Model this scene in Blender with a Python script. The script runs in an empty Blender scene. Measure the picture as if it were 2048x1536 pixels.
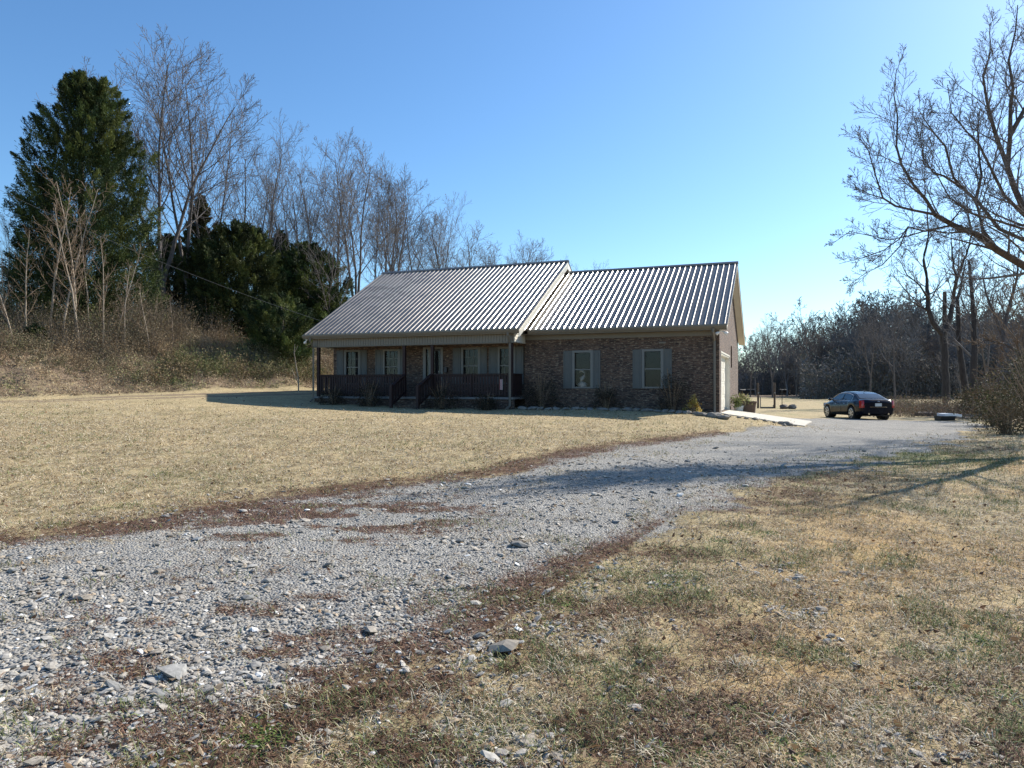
import bpy, math, random
import numpy as np
from mathutils import Vector, Matrix

R = math.radians
scene = bpy.context.scene
COL = scene.collection
F = 1450.0                      # focal length in pixels of the 2048 px wide photograph
EYE = 1.6                       # eye height above the ground under the photographer
HOR = 776.0                     # horizon row in the photograph

# ------------------------------------------------------------------ numeric helpers
def smooth(a, b, x):
    t = np.clip((np.asarray(x, float) - a) / (b - a), 0, 1)
    return t * t * (3 - 2 * t)

def _hash(ix, iy, seed):
    h = (ix.astype(np.int64) * 374761393 + iy.astype(np.int64) * 668265263 + seed * 974634777) & 0xFFFFFFFF
    h = ((h ^ (h >> 13)) * 1274126177) & 0xFFFFFFFF
    return ((h ^ (h >> 16)) & 0xFFFFFF) / float(0xFFFFFF)

def vnoise(x, y, seed=0):
    x = np.asarray(x, float); y = np.asarray(y, float)
    ix = np.floor(x); iy = np.floor(y); fx = x - ix; fy = y - iy
    fx = fx * fx * (3 - 2 * fx); fy = fy * fy * (3 - 2 * fy)
    a = _hash(ix, iy, seed); b = _hash(ix + 1, iy, seed); c = _hash(ix, iy + 1, seed); d = _hash(ix + 1, iy + 1, seed)
    return (a * (1 - fx) + b * fx) * (1 - fy) + (c * (1 - fx) + d * fx) * fy

def fbm(x, y, seed=0, octs=4):
    s = 0; a = .5; n = 0
    for k in range(octs):
        s = s + a * vnoise(x * 2 ** k, y * 2 ** k, seed + k * 17); n += a; a *= .5
    return s / n

# ------------------------------------------------------------------ terrain
CP = np.array([(0,-5,0),(-8,-3,0),(8,-3,0),(0,3,.02),(6,5,0),(-6,6,.12),(-10,4,.1),(10,10,.03),(0,12,.33),(-5.6,9,.2),
 (3,9.9,.2),(6,13,.17),(10,16.5,.2),(6,21,.37),(1.8,14.6,.40),(-8,14,.5),(-12,20,.8),(-16,23,1.02),(-19,27,1.12),(0,24,.66),
 (7.3,25.8,.68),(-8.3,31,1.0),(0,27.7,.79),(-13.4,32.5,1.36),(-10.5,36,1.45),(10.2,25.1,.26),(11.9,29.7,.24),(9.3,31,.55),
 (16,24,.12),(17,36.5,.03),(13,33,.2),(20,60,-.02),(22,47,0),(30,30,0),(30,10,0),(0,45,1.1),(12,45,.1),(40,60,0),
 (-25,10,.7),(-25,-5,.3),(-30,25,1.2)], float)
def _tps(P, smooth_=1e-3):
    n = len(P); d = np.hypot(P[:,None,0]-P[None,:,0], P[:,None,1]-P[None,:,1])
    K = np.where(d > 0, d*d*np.log(d+1e-12), 0) + np.eye(n)*smooth_
    Q = np.c_[np.ones(n), P[:,:2]]
    A = np.block([[K, Q],[Q.T, np.zeros((3,3))]])
    return np.linalg.solve(A, np.r_[P[:,2], 0,0,0])
_W = _tps(CP)
def tps(x, y):
    z = _W[-3] + _W[-2]*x + _W[-1]*y
    for i in range(len(CP)):
        d2 = (x-CP[i,0])**2 + (y-CP[i,1])**2
        z = z + _W[i]*0.5*d2*np.log(d2+1e-12)
    return z

TOE = [(-70,-4),(-40,14),(-26,22.5),(-19,27.5),(-10.5,37),(-7,44),(0,60),(10,90)]
def toe_sd(x, y):
    best = np.full(np.shape(x), 1e9); sg = np.ones(np.shape(x))
    for (ax, ay), (bx, by) in zip(TOE[:-1], TOE[1:]):
        dx, dy = bx-ax, by-ay; L2 = dx*dx+dy*dy
        t = np.clip(((x-ax)*dx+(y-ay)*dy)/L2, 0, 1)
        d = np.hypot(x-ax-t*dx, y-ay-t*dy)
        s = np.sign(dx*(y-ay)-dy*(x-ax))
        m = d < best; best = np.where(m, d, best); sg = np.where(m, s, sg)
    return best*sg

def ground(x, y):
    x = np.asarray(x, float); y = np.asarray(y, float)
    xc = np.clip(x, -30, 40); yc = np.clip(y, -6, 60)
    z = tps(xc, yc)
    far = smooth(0, 60, np.hypot(x-xc, y-yc))
    z = z*(1-far) + 0*far
    sd = toe_sd(x, y)
    fade = 1 - .72*smooth(-9, 2, x)
    wob = (fbm(x*.35, y*.35, 5)-.5)
    z = z + fade*(1.9*smooth(.2, 5.5, sd + wob*2.2) + .022*np.clip(sd-5.5, 0, 70))
    z = z + (fbm(x*.5, y*.5, 9)-.5)*.08*smooth(3, 15, np.hypot(x, y))
    z = z + smooth(1, 3, sd)*wob*.5
    return z
def gz(x, y): return float(ground(np.array([x]), np.array([y]))[0])
def PX(px, d): return (px-1024)/F*d
def PZ(py, d): return EYE + (HOR-py)*d/F
def PT(px, py, d): return (PX(px, d), d, PZ(py, d))

GRAVEL = [(-22,.5),(-14,2.6),(-5.1,6.8),(-3.9,7.7),(-2.8,9.4),(-.2,11.3),(1.8,14.6),(5.5,19.8),(8.3,23.3),(10.2,24.9),(11.9,29.8),(11.5,32.5),
 (15,35.8),(19,36.6),(22.0,35.5),(21.5,32),(17.5,26.5),(13.2,21),(9.9,16.2),(6,12.7),(3.2,9.6),(2.0,7.8),(.3,5.75),(-.37,4.35),
 (-1.2,3.05),(-1.8,1.5),(-3,-1),(-8,-3),(-22,-4)]
def poly_sd(x, y, P):
    best = np.full(np.shape(x), 1e9); ins = np.zeros(np.shape(x), bool)
    n = len(P)
    for i in range(n):
        ax, ay = P[i]; bx, by = P[(i+1) % n]
        dx, dy = bx-ax, by-ay
        t = np.clip(((x-ax)*dx+(y-ay)*dy)/(dx*dx+dy*dy), 0, 1)
        best = np.minimum(best, np.hypot(x-ax-t*dx, y-ay-t*dy))
        c = ((ay > y) != (by > y)) & (x < (bx-ax)*(y-ay)/(by-ay+1e-12)+ax)
        ins ^= c
    return np.where(ins, best, -best)
def gravel_sd(x, y):
    sd = poly_sd(x, y, GRAVEL)
    right = smooth(-1.0, 1.5, (x - (-1.2 + (y-3)*.62)))      # the driveway's right border is the ragged one
    n = (fbm(x*1.1, y*1.1, 31, 5)-.5)
    return sd - .35*right + n*(1.0 + 1.3*right)

def litter(xs, ys, raw):
    n1 = fbm(xs*.55, ys*.9, 71, 4); n2 = fbm(xs*1.3, ys*2.2, 72, 4)
    leftb = (xs < 6) & (xs < -1 + (ys-3)*.55)
    lit = np.where(leftb, smooth(-.75, -.15, raw)*(1-smooth(.15, .7, raw)), 0)*(.45+.9*n2)
    patch = np.exp(-(((xs+2.0)/2.0)**2+((ys-8.2)/1.7)**2)**2)
    lit = np.maximum(lit, smooth(.44, .53, fbm(xs*1.5+4, ys*3.2, 73, 5))*patch*1.0)
    low = smooth(-4.8, -2.4, xs-(ys-3)*.2)*(1-smooth(4.4, 6.6, ys+xs*.3))
    lit = np.maximum(lit, smooth(.48, .62, fbm(xs*2.2, ys*3.4, 74, 4))*low*.75)
    rightb = np.exp(-((raw+.2)/1.0)**2)*(~leftb)*smooth(2, 4, ys)*(1-smooth(16, 22, ys))
    lit = np.maximum(lit, smooth(.46, .62, n1*.4+n2*.6)*rightb*.7)
    return lit

# ------------------------------------------------------------------ mesh helpers
def make_mesh(name, V, quads=None, tris=None, cols=None, smooth_shade=False, mat=None):
    V = np.asarray(V, np.float32).reshape(-1, 3)
    q = np.zeros((0, 4), np.int32) if quads is None or len(quads) == 0 else np.asarray(quads, np.int32)
    t = np.zeros((0, 3), np.int32) if tris is None or len(tris) == 0 else np.asarray(tris, np.int32)
    me = bpy.data.meshes.new(name)
    me.vertices.add(len(V)); me.vertices.foreach_set('co', V.ravel())
    nl = q.size + t.size; me.loops.add(nl)
    me.loops.foreach_set('vertex_index', np.r_[q.ravel(), t.ravel()].astype(np.int32))
    npoly = len(q)+len(t); me.polygons.add(npoly)
    st = np.r_[np.arange(len(q))*4, q.size + np.arange(len(t))*3].astype(np.int32)
    me.polygons.foreach_set('loop_start', st)
    me.polygons.foreach_set('use_smooth', np.full(npoly, smooth_shade, bool))
    if cols is not None:
        a = me.color_attributes.new('Col', 'FLOAT_COLOR', 'POINT')
        c = np.ones((len(V), 4), np.float32); c[:, :3] = cols
        a.data.foreach_set('color', c.ravel())
    if mat: me.materials.append(mat)
    me.update(calc_edges=True); me.validate()
    return me

def link(name, me, parent=None, loc=None, rot=None):
    o = bpy.data.objects.new(name, me); COL.objects.link(o)
    if parent: o.parent = parent
    if loc: o.location = loc
    if rot: o.rotation_euler = rot
    return o
def tag(o, label=None, cat=None, group=None, kind=None):
    if label: o['label'] = label
    if cat: o['category'] = cat
    if group: o['group'] = group
    if kind: o['kind'] = kind
    return o
def empty(name, loc, rz=0, rx=0, ry=0):
    o = bpy.data.objects.new(name, None); COL.objects.link(o)
    o.location = loc; o.rotation_euler = (rx, ry, rz); o.empty_display_size = .3
    return o
def copy_tree(o, parent=None):
    c = o.copy(); COL.objects.link(c)
    if parent: c.parent = parent
    for ch in list(o.children): copy_tree(ch, c)
    return c

class MB:
    """collects simple solids and links them as one mesh object"""
    def __init__(s): s.v = []; s.f = []
    def add(s, vs, fs):
        b = len(s.v); s.v += [tuple(map(float, p)) for p in vs]; s.f += [tuple(b+i for i in f) for f in fs]; return s
    def box(s, x0, x1, y0, y1, z0, z1):
        x0, x1 = min(x0, x1), max(x0, x1); y0, y1 = min(y0, y1), max(y0, y1); z0, z1 = min(z0, z1), max(z0, z1)
        return s.add([(x0,y0,z0),(x1,y0,z0),(x1,y1,z0),(x0,y1,z0),(x0,y0,z1),(x1,y0,z1),(x1,y1,z1),(x0,y1,z1)],
                     [(0,3,2,1),(4,5,6,7),(0,1,5,4),(1,2,6,5),(2,3,7,6),(3,0,4,7)])
    def prism_x(s, yz, x0, x1):
        n = len(yz)
        return s.add([(x0, y, z) for y, z in yz]+[(x1, y, z) for y, z in yz],
                     [tuple(range(n)), tuple(range(2*n-1, n-1, -1))]+[(i, n+i, n+(i+1) % n, (i+1) % n) for i in range(n)])
    def prism_y(s, xz, y0, y1):
        n = len(xz)
        return s.add([(x, y0, z) for x, z in xz]+[(x, y1, z) for x, z in xz],
                     [tuple(range(n)), tuple(range(2*n-1, n-1, -1))]+[(i, n+i, n+(i+1) % n, (i+1) % n) for i in range(n)])
    def prism_z(s, xy, z0, z1):
        n = len(xy)
        return s.add([(x, y, z0) for x, y in xy]+[(x, y, z1) for x, y in xy],
                     [tuple(range(n)), tuple(range(2*n-1, n-1, -1))]+[(i, n+i, n+(i+1) % n, (i+1) % n) for i in range(n)])
    def tube(s, pts, rad, n=8, cap=True):
        if not hasattr(rad, '__len__'): rad = [rad]*len(pts)
        V, Q = tube_arrays([(np.array(pts, float), np.array(rad, float), n)])
        fs = [tuple(q) for q in Q.tolist()]
        if cap: fs += [tuple(range(n))[::-1], tuple(range(len(V)-n, len(V)))]
        return s.add(V.tolist(), fs)
    def build(s, name, mat, parent=None, sm=False, bevel=0, loc=None):
        me = bpy.data.meshes.new(name); me.from_pydata(s.v, [], s.f); me.validate()
        import bmesh
        bm = bmesh.new(); bm.from_mesh(me); bmesh.ops.recalc_face_normals(bm, faces=bm.faces[:])
        if bevel:
            bmesh.ops.remove_doubles(bm, verts=bm.verts[:], dist=1e-5)
            bmesh.ops.bevel(bm, geom=[e for e in bm.edges if len(e.link_faces) == 2 and e.calc_face_angle(0) > .5], offset=bevel, segments=2, affect='EDGES', profile=.6)
        bm.to_mesh(me); bm.free()
        if sm: me.polygons.foreach_set('use_smooth', [True]*len(me.polygons))
        me.materials.append(mat)
        return link(name, me, parent, loc)

def tube_arrays(branches):
    """branches: list of (pts Nx3, radii N, sides) -> verts, quads"""
    VV = []; QQ = []; off = 0
    for P, rad, n in branches:
        m = len(P)
        T = np.empty_like(P); T[1:-1] = P[2:]-P[:-2]; T[0] = P[1]-P[0]; T[-1] = P[-1]-P[-2]
        T /= np.linalg.norm(T, axis=1, keepdims=True)+1e-9
        ref = np.array((0., 0., 1.)) if abs(T[0, 2]) < .8 else np.array((1., 0., 0.))
        U = np.cross(T, ref); U /= np.linalg.norm(U, axis=1, keepdims=True)+1e-9
        W = np.cross(T, U)
        a = np.arange(n)*2*np.pi/n
        V = P[:, None, :] + rad[:, None, None]*(np.cos(a)[None, :, None]*U[:, None, :]+np.sin(a)[None, :, None]*W[:, None, :])
        VV.append(V.reshape(-1, 3))
        i = np.arange(m-1)[:, None]*n; j = np.arange(n)[None, :]; k = (j+1) % n
        Q = np.stack([i+j, i+k, i+n+k, i+n+j], -1).reshape(-1, 4)+off
        QQ.append(Q); off += m*n
    return np.concatenate(VV), np.concatenate(QQ)

# ------------------------------------------------------------------ materials
def new_mat(name):
    m = bpy.data.materials.new(name); m.use_nodes = True
    nt = m.node_tree; b = nt.nodes['Principled BSDF']
    return m, nt, b
def N(nt, t, **kw):
    n = nt.nodes.new(t)
    for k, v in kw.items():
        if k in n.inputs: n.inputs[k].default_value = v
        else: setattr(n, k, v)
    return n
def ramp(nt, stops, fac=None, interp='LINEAR'):
    n = nt.nodes.new('ShaderNodeValToRGB'); n.color_ramp.interpolation = interp
    e = n.color_ramp.elements
    while len(e) < len(stops): e.new(.5)
    for el, (p, c) in zip(e, stops):
        el.position = p; el.color = (*c, 1) if len(c) == 3 else c
    if fac: nt.links.new(fac, n.inputs[0])
    return n
def mixc(nt, fac, a, b, mode='MIX'):
    n = nt.nodes.new('ShaderNodeMix'); n.data_type = 'RGBA'; n.blend_type = mode
    for s, v in ((0, fac), (6, a), (7, b)):
        if hasattr(v, 'is_linked'): nt.links.new(v, n.inputs[s])
        elif isinstance(v, (tuple, list)): n.inputs[s].default_value = (*v, 1) if len(v) == 3 else v
        else: n.inputs[s].default_value = v
    return n.outputs[2]
def mth(nt, op, a, b=None):
    n = nt.nodes.new('ShaderNodeMath'); n.operation = op
    for s, v in ((0, a), (1, b)):
        if v is None: continue
        if hasattr(v, 'is_linked'): nt.links.new(v, n.inputs[s])
        else: n.inputs[s].default_value = v
    return n.outputs[0]
def tex(nt, kind, vec, scale, **kw):
    n = nt.nodes.new(kind); n.inputs['Scale'].default_value = scale
    for k, v in kw.items():
        if k in n.inputs: n.inputs[k].default_value = v
        else: setattr(n, k, v)
    if vec is not None: nt.links.new(vec, n.inputs['Vector'])
    return n
def bump(nt, b, h, strength, dist):
    n = nt.nodes.new('ShaderNodeBump'); n.inputs['Strength'].default_value = strength; n.inputs['Distance'].default_value = dist
    nt.links.new(h, n.inputs['Height']); nt.links.new(n.outputs[0], b.inputs['Normal']); return n

def plain(name, col, rough=.6, var=.15, scale=6, metal=0, bmp=0, bscale=60, spec=.5, coat=0):
    m, nt, b = new_mat(name)
    tc = N(nt, 'ShaderNodeTexCoord').outputs['Object']
    no = tex(nt, 'ShaderNodeTexNoise', tc, scale, Detail=5, Roughness=.65)
    lo = tuple(c*(1-var) for c in col); hi = tuple(min(1, c*(1+var)) for c in col)
    r = ramp(nt, [(.3, lo), (.7, hi)], no.outputs[0])
    nt.links.new(r.outputs[0], b.inputs['Base Color'])
    b.inputs['Roughness'].default_value = rough; b.inputs['Metallic'].default_value = metal
    b.inputs['Specular IOR Level'].default_value = spec; b.inputs['Coat Weight'].default_value = coat
    if bmp:
        n2 = tex(nt, 'ShaderNodeTexNoise', tc, bscale, Detail=4); bump(nt, b, n2.outputs[0], bmp, .01)
    return m
def attr_mat(name, rough=.8, gain=1., var=.25, scale=3, translucent=0, spec=.2):
    m, nt, b = new_mat(name)
    a = N(nt, 'ShaderNodeAttribute', attribute_name='Col')
    tc = N(nt, 'ShaderNodeTexCoord').outputs['Object']
    no = tex(nt, 'ShaderNodeTexNoise', tc, scale, Detail=3)
    r = ramp(nt, [(.3, (1-var,)*3), (.7, (1+var,)*3)], no.outputs[0])
    c = mixc(nt, 1., a.outputs['Color'], r.outputs[0], 'MULTIPLY')
    nt.links.new(c, b.inputs['Base Color'])
    b.inputs['Roughness'].default_value = rough; b.inputs['Specular IOR Level'].default_value = spec
    if translucent:
        tr = N(nt, 'ShaderNodeBsdfTranslucent'); nt.links.new(c, tr.inputs[0])
        mx = N(nt, 'ShaderNodeMixShader'); mx.inputs[0].default_value = translucent
        nt.links.new(b.outputs[0], mx.inputs[1]); nt.links.new(tr.outputs[0], mx.inputs[2])
        nt.links.new(mx.outputs[0], nt.nodes['Material Output'].inputs['Surface'])
    return m

M = {}
M['trim'] = plain('taupe_trim_paint', (.16, .138, .108), .45, .06, 3)
M['cream'] = plain('cream_vinyl', (.74, .70, .60), .4, .05, 3)
M['frame'] = plain('white_window_paint', (.145, .142, .134), .4, .05, 5)
M['shutter'] = plain('shutter_paint', (.082, .086, .083), .5, .06, 5)
M['stain'] = plain('dark_stained_wood', (.026, .009, .007), .7, .3, 9, bmp=.3)
M['concrete'] = plain('pale_concrete', (.44, .41, .345), .85, .14, 4, bmp=.2)
M['porch_concrete'] = plain('porch_concrete', (.20, .19, .18), .85, .15, 4, bmp=.2)
M['steel'] = plain('grey_steel', (.35, .35, .35), .35, .1, 5, metal=.9)
M['dark_metal'] = plain('dark_metal', (.04, .04, .045), .4, .1, 5, metal=.6)
M['white_plastic'] = plain('white_plastic', (.8, .8, .8), .35, .04, 5)
M['black_plastic'] = plain('black_plastic', (.015, .015, .016), .5, .2, 5)
M['post_wood'] = plain('weathered_post_wood', (.11, .08, .06), .85, .35, 8, bmp=.5)
M['curtain'] = plain('window_blind', (.055, .055, .057), .8, .12, 2)
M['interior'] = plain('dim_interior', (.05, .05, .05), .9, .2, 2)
M['red'] = plain('tail_light_red', (.42, .012, .015), .15, .05, 5, coat=.5)
M['tyre'] = plain('tyre_rubber', (.022, .022, .022), .8, .2, 20)
M['rim'] = plain('alloy_rim', (.62, .62, .63), .3, .05, 5, metal=.75)
M['chrome'] = plain('chrome', (.8, .8, .8), .12, .02, 5, metal=1)
M['plate'] = plain('plate_white', (.62, .63, .60), .4, .2, 60)
M['headlamp'] = plain('headlamp_lens', (.7, .72, .75), .1, .05, 8, metal=.3)
M['terracotta'] = plain('brown_box_wood', (.12, .08, .06), .8, .25, 8, bmp=.3)
M['white_leafpot'] = plain('white_ceramic', (.75, .74, .7), .4, .05, 4)
M['rock'] = plain('edging_rock', (.20, .18, .155), .9, .35, 5, bmp=.6, bscale=25)
M['log'] = plain('grey_log_bark', (.17, .14, .115), .9, .35, 10, bmp=.6)
M['dark_tarp'] = plain('dark_hide', (.018, .016, .015), .7, .3, 5)
M['wire'] = plain('cable_jacket', (.16, .16, .16), .4, .1, 3)
M['cloth_red'] = plain('flag_red', (.30, .03, .04), .8, .1, 5)
M['cloth_white'] = plain('flag_white', (.55, .55, .55), .8, .1, 5)
M['red_brown'] = plain('rusty_metal', (.12, .05, .03), .7, .3, 6)

def paint_mat():
    m, nt, b = new_mat('black_car_paint')
    b.inputs['Base Color'].default_value = (.006, .007, .014, 1); b.inputs['Roughness'].default_value = .22
    b.inputs['Coat Weight'].default_value = .15; b.inputs['Coat Roughness'].default_value = .05; b.inputs['Specular IOR Level'].default_value = .2
    tc = N(nt, 'ShaderNodeTexCoord').outputs['Object']
    no = tex(nt, 'ShaderNodeTexNoise', tc, 2.5, Detail=6); r = ramp(nt, [(.35, (.18,)*3), (.75, (.33,)*3)], no.outputs[0])
    nt.links.new(r.outputs[0], b.inputs['Roughness'])
    return m
M['paint'] = paint_mat()
def glass_mat(name, tint=(.8, .8, .82), refl=.12):
    m, nt, b = new_mat(name); nt.nodes.remove(b)
    g = N(nt, 'ShaderNodeBsdfGlossy'); g.inputs['Roughness'].default_value = .03; g.inputs['Color'].default_value = (.9, .95, 1, 1)
    t = N(nt, 'ShaderNodeBsdfTransparent'); t.inputs[0].default_value = (*tint, 1)
    fr = N(nt, 'ShaderNodeFresnel'); fr.inputs[0].default_value = 1.5
    f = mth(nt, 'MULTIPLY', fr.outputs[0], refl)
    mx = N(nt, 'ShaderNodeMixShader'); nt.links.new(f, mx.inputs[0]); nt.links.new(t.outputs[0], mx.inputs[1]); nt.links.new(g.outputs[0], mx.inputs[2])
    nt.links.new(mx.outputs[0], nt.nodes['Material Output'].inputs['Surface'])
    return m
M['glass'] = glass_mat('window_glass', refl=.32)
M['car_glass'] = glass_mat('car_glass', (.10, .12, .13), 1.3)

def brick_mat():
    m, nt, b = new_mat('tumbled_brick')
    tc = N(nt, 'ShaderNodeTexCoord').outputs['Object']
    sp = N(nt, 'ShaderNodeSeparateXYZ'); nt.links.new(tc, sp.inputs[0])
    u = mth(nt, 'ADD', sp.outputs[0], sp.outputs[1])
    cb = N(nt, 'ShaderNodeCombineXYZ'); nt.links.new(u, cb.inputs[0]); nt.links.new(sp.outputs[2], cb.inputs[1])
    bt = N(nt, 'ShaderNodeTexBrick'); nt.links.new(cb.outputs[0], bt.inputs['Vector'])
    for k, v in (('Scale', 1), ('Mortar Size', .006), ('Mortar Smooth', .2), ('Bias', -.1), ('Brick Width', .203), ('Row Height', .0675)):
        bt.inputs[k].default_value = v
    bt.inputs['Color1'].default_value = (.125, .076, .054, 1); bt.inputs['Color2'].default_value = (.032, .019, .018, 1)
    bt.inputs['Mortar'].default_value = (.085, .075, .064, 1)
    mp = N(nt, 'ShaderNodeMapping'); mp.inputs['Scale'].default_value = (4.93, 14.8, 1); nt.links.new(cb.outputs[0], mp.inputs[0])
    no = tex(nt, 'ShaderNodeTexNoise', mp.outputs[0], 1.5, Detail=2, Roughness=.7)
    lt = ramp(nt, [(.54, (0, 0, 0)), (.66, (1, 1, 1))], no.outputs[0])
    c = mixc(nt, lt.outputs[0], bt.outputs['Color'], (.27, .21, .15))
    big = tex(nt, 'ShaderNodeTexNoise', cb.outputs[0], .9, Detail=5, Roughness=.7)
    bg = ramp(nt, [(.3, (.8,)*3), (.7, (1.2,)*3)], big.outputs[0])
    c = mixc(nt, 1, c, bg.outputs[0], 'MULTIPLY')
    fine = tex(nt, 'ShaderNodeTexNoise', cb.outputs[0], 40, Detail=4)
    nt.links.new(c, b.inputs['Base Color']); b.inputs['Roughness'].default_value = .9
    h = mth(nt, 'SUBTRACT', mth(nt, 'MULTIPLY', fine.outputs[0], .4), bt.outputs['Fac'])
    bump(nt, b, h, .6, .008)
    return m
M['brick'] = brick_mat()

def roof_mat():
    m, nt, b = new_mat('ribbed_metal_roofing')
    tc = N(nt, 'ShaderNodeTexCoord').outputs['Object']
    no = tex(nt, 'ShaderNodeTexNoise', tc, 1.2, Detail=6, Roughness=.7)
    r = ramp(nt, [(.3, (.12, .102, .082)), (.7, (.165, .142, .116))], no.outputs[0])
    nt.links.new(r.outputs[0], b.inputs['Base Color'])
    r2 = ramp(nt, [(.3, (.24,)*3), (.7, (.32,)*3)], no.outputs[0]); nt.links.new(r2.outputs[0], b.inputs['Roughness'])
    b.inputs['Metallic'].default_value = .15; b.inputs['Specular IOR Level'].default_value = .65
    return m
M['roof'] = roof_mat()

def bark_mat(name, lo, hi, scale=9):
    m, nt, b = new_mat(name)
    tc = N(nt, 'ShaderNodeTexCoord').outputs['Object']
    mp = N(nt, 'ShaderNodeMapping'); mp.inputs['Scale'].default_value = (1, 1, .25); nt.links.new(tc, mp.inputs[0])
    no = tex(nt, 'ShaderNodeTexNoise', mp.outputs[0], scale, Detail=5, Roughness=.7)
    r = ramp(nt, [(.3, lo), (.7, hi)], no.outputs[0]); nt.links.new(r.outputs[0], b.inputs['Base Color'])
    b.inputs['Roughness'].default_value = .9; bump(nt, b, no.outputs[0], .5, .02)
    return m
M['bark'] = bark_mat('grey_bark', (.06, .05, .046), (.17, .145, .13))
M['bark_shaded'] = bark_mat('shaded_bark', (.022, .019, .018), (.075, .062, .055))  # bark darkened for the backlit trunks, their shade is put into the colour
M['bark_pale'] = bark_mat('pale_sapling_bark', (.24, .19, .14), (.42, .35, .27), 14)
M['bark_brown'] = bark_mat('brown_bark', (.05, .036, .028), (.14, .105, .08))
M['twig'] = bark_mat('twig_bark', (.10, .09, .088), (.19, .17, .16), 2)
M['twig_brown'] = bark_mat('brown_twig_bark', (.12, .08, .05), (.28, .20, .13), 2)
M['farwood'] = attr_mat('far_wood_branches', .9, var=.3, scale=.15)
M['needles'] = attr_mat('cedar_needles', .7, var=.35, scale=.8, translucent=.2)
M['leafy'] = attr_mat('small_leaves', .7, var=.3, scale=2, translucent=.25)
M['brush'] = attr_mat('dead_brush', .85, var=.3, scale=.6, translucent=.1)
M['blades'] = attr_mat('grass_blades', .75, var=.12, scale=3, translucent=.15)
M['stones'] = attr_mat('crushed_stone', .85, var=.25, scale=40)

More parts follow.
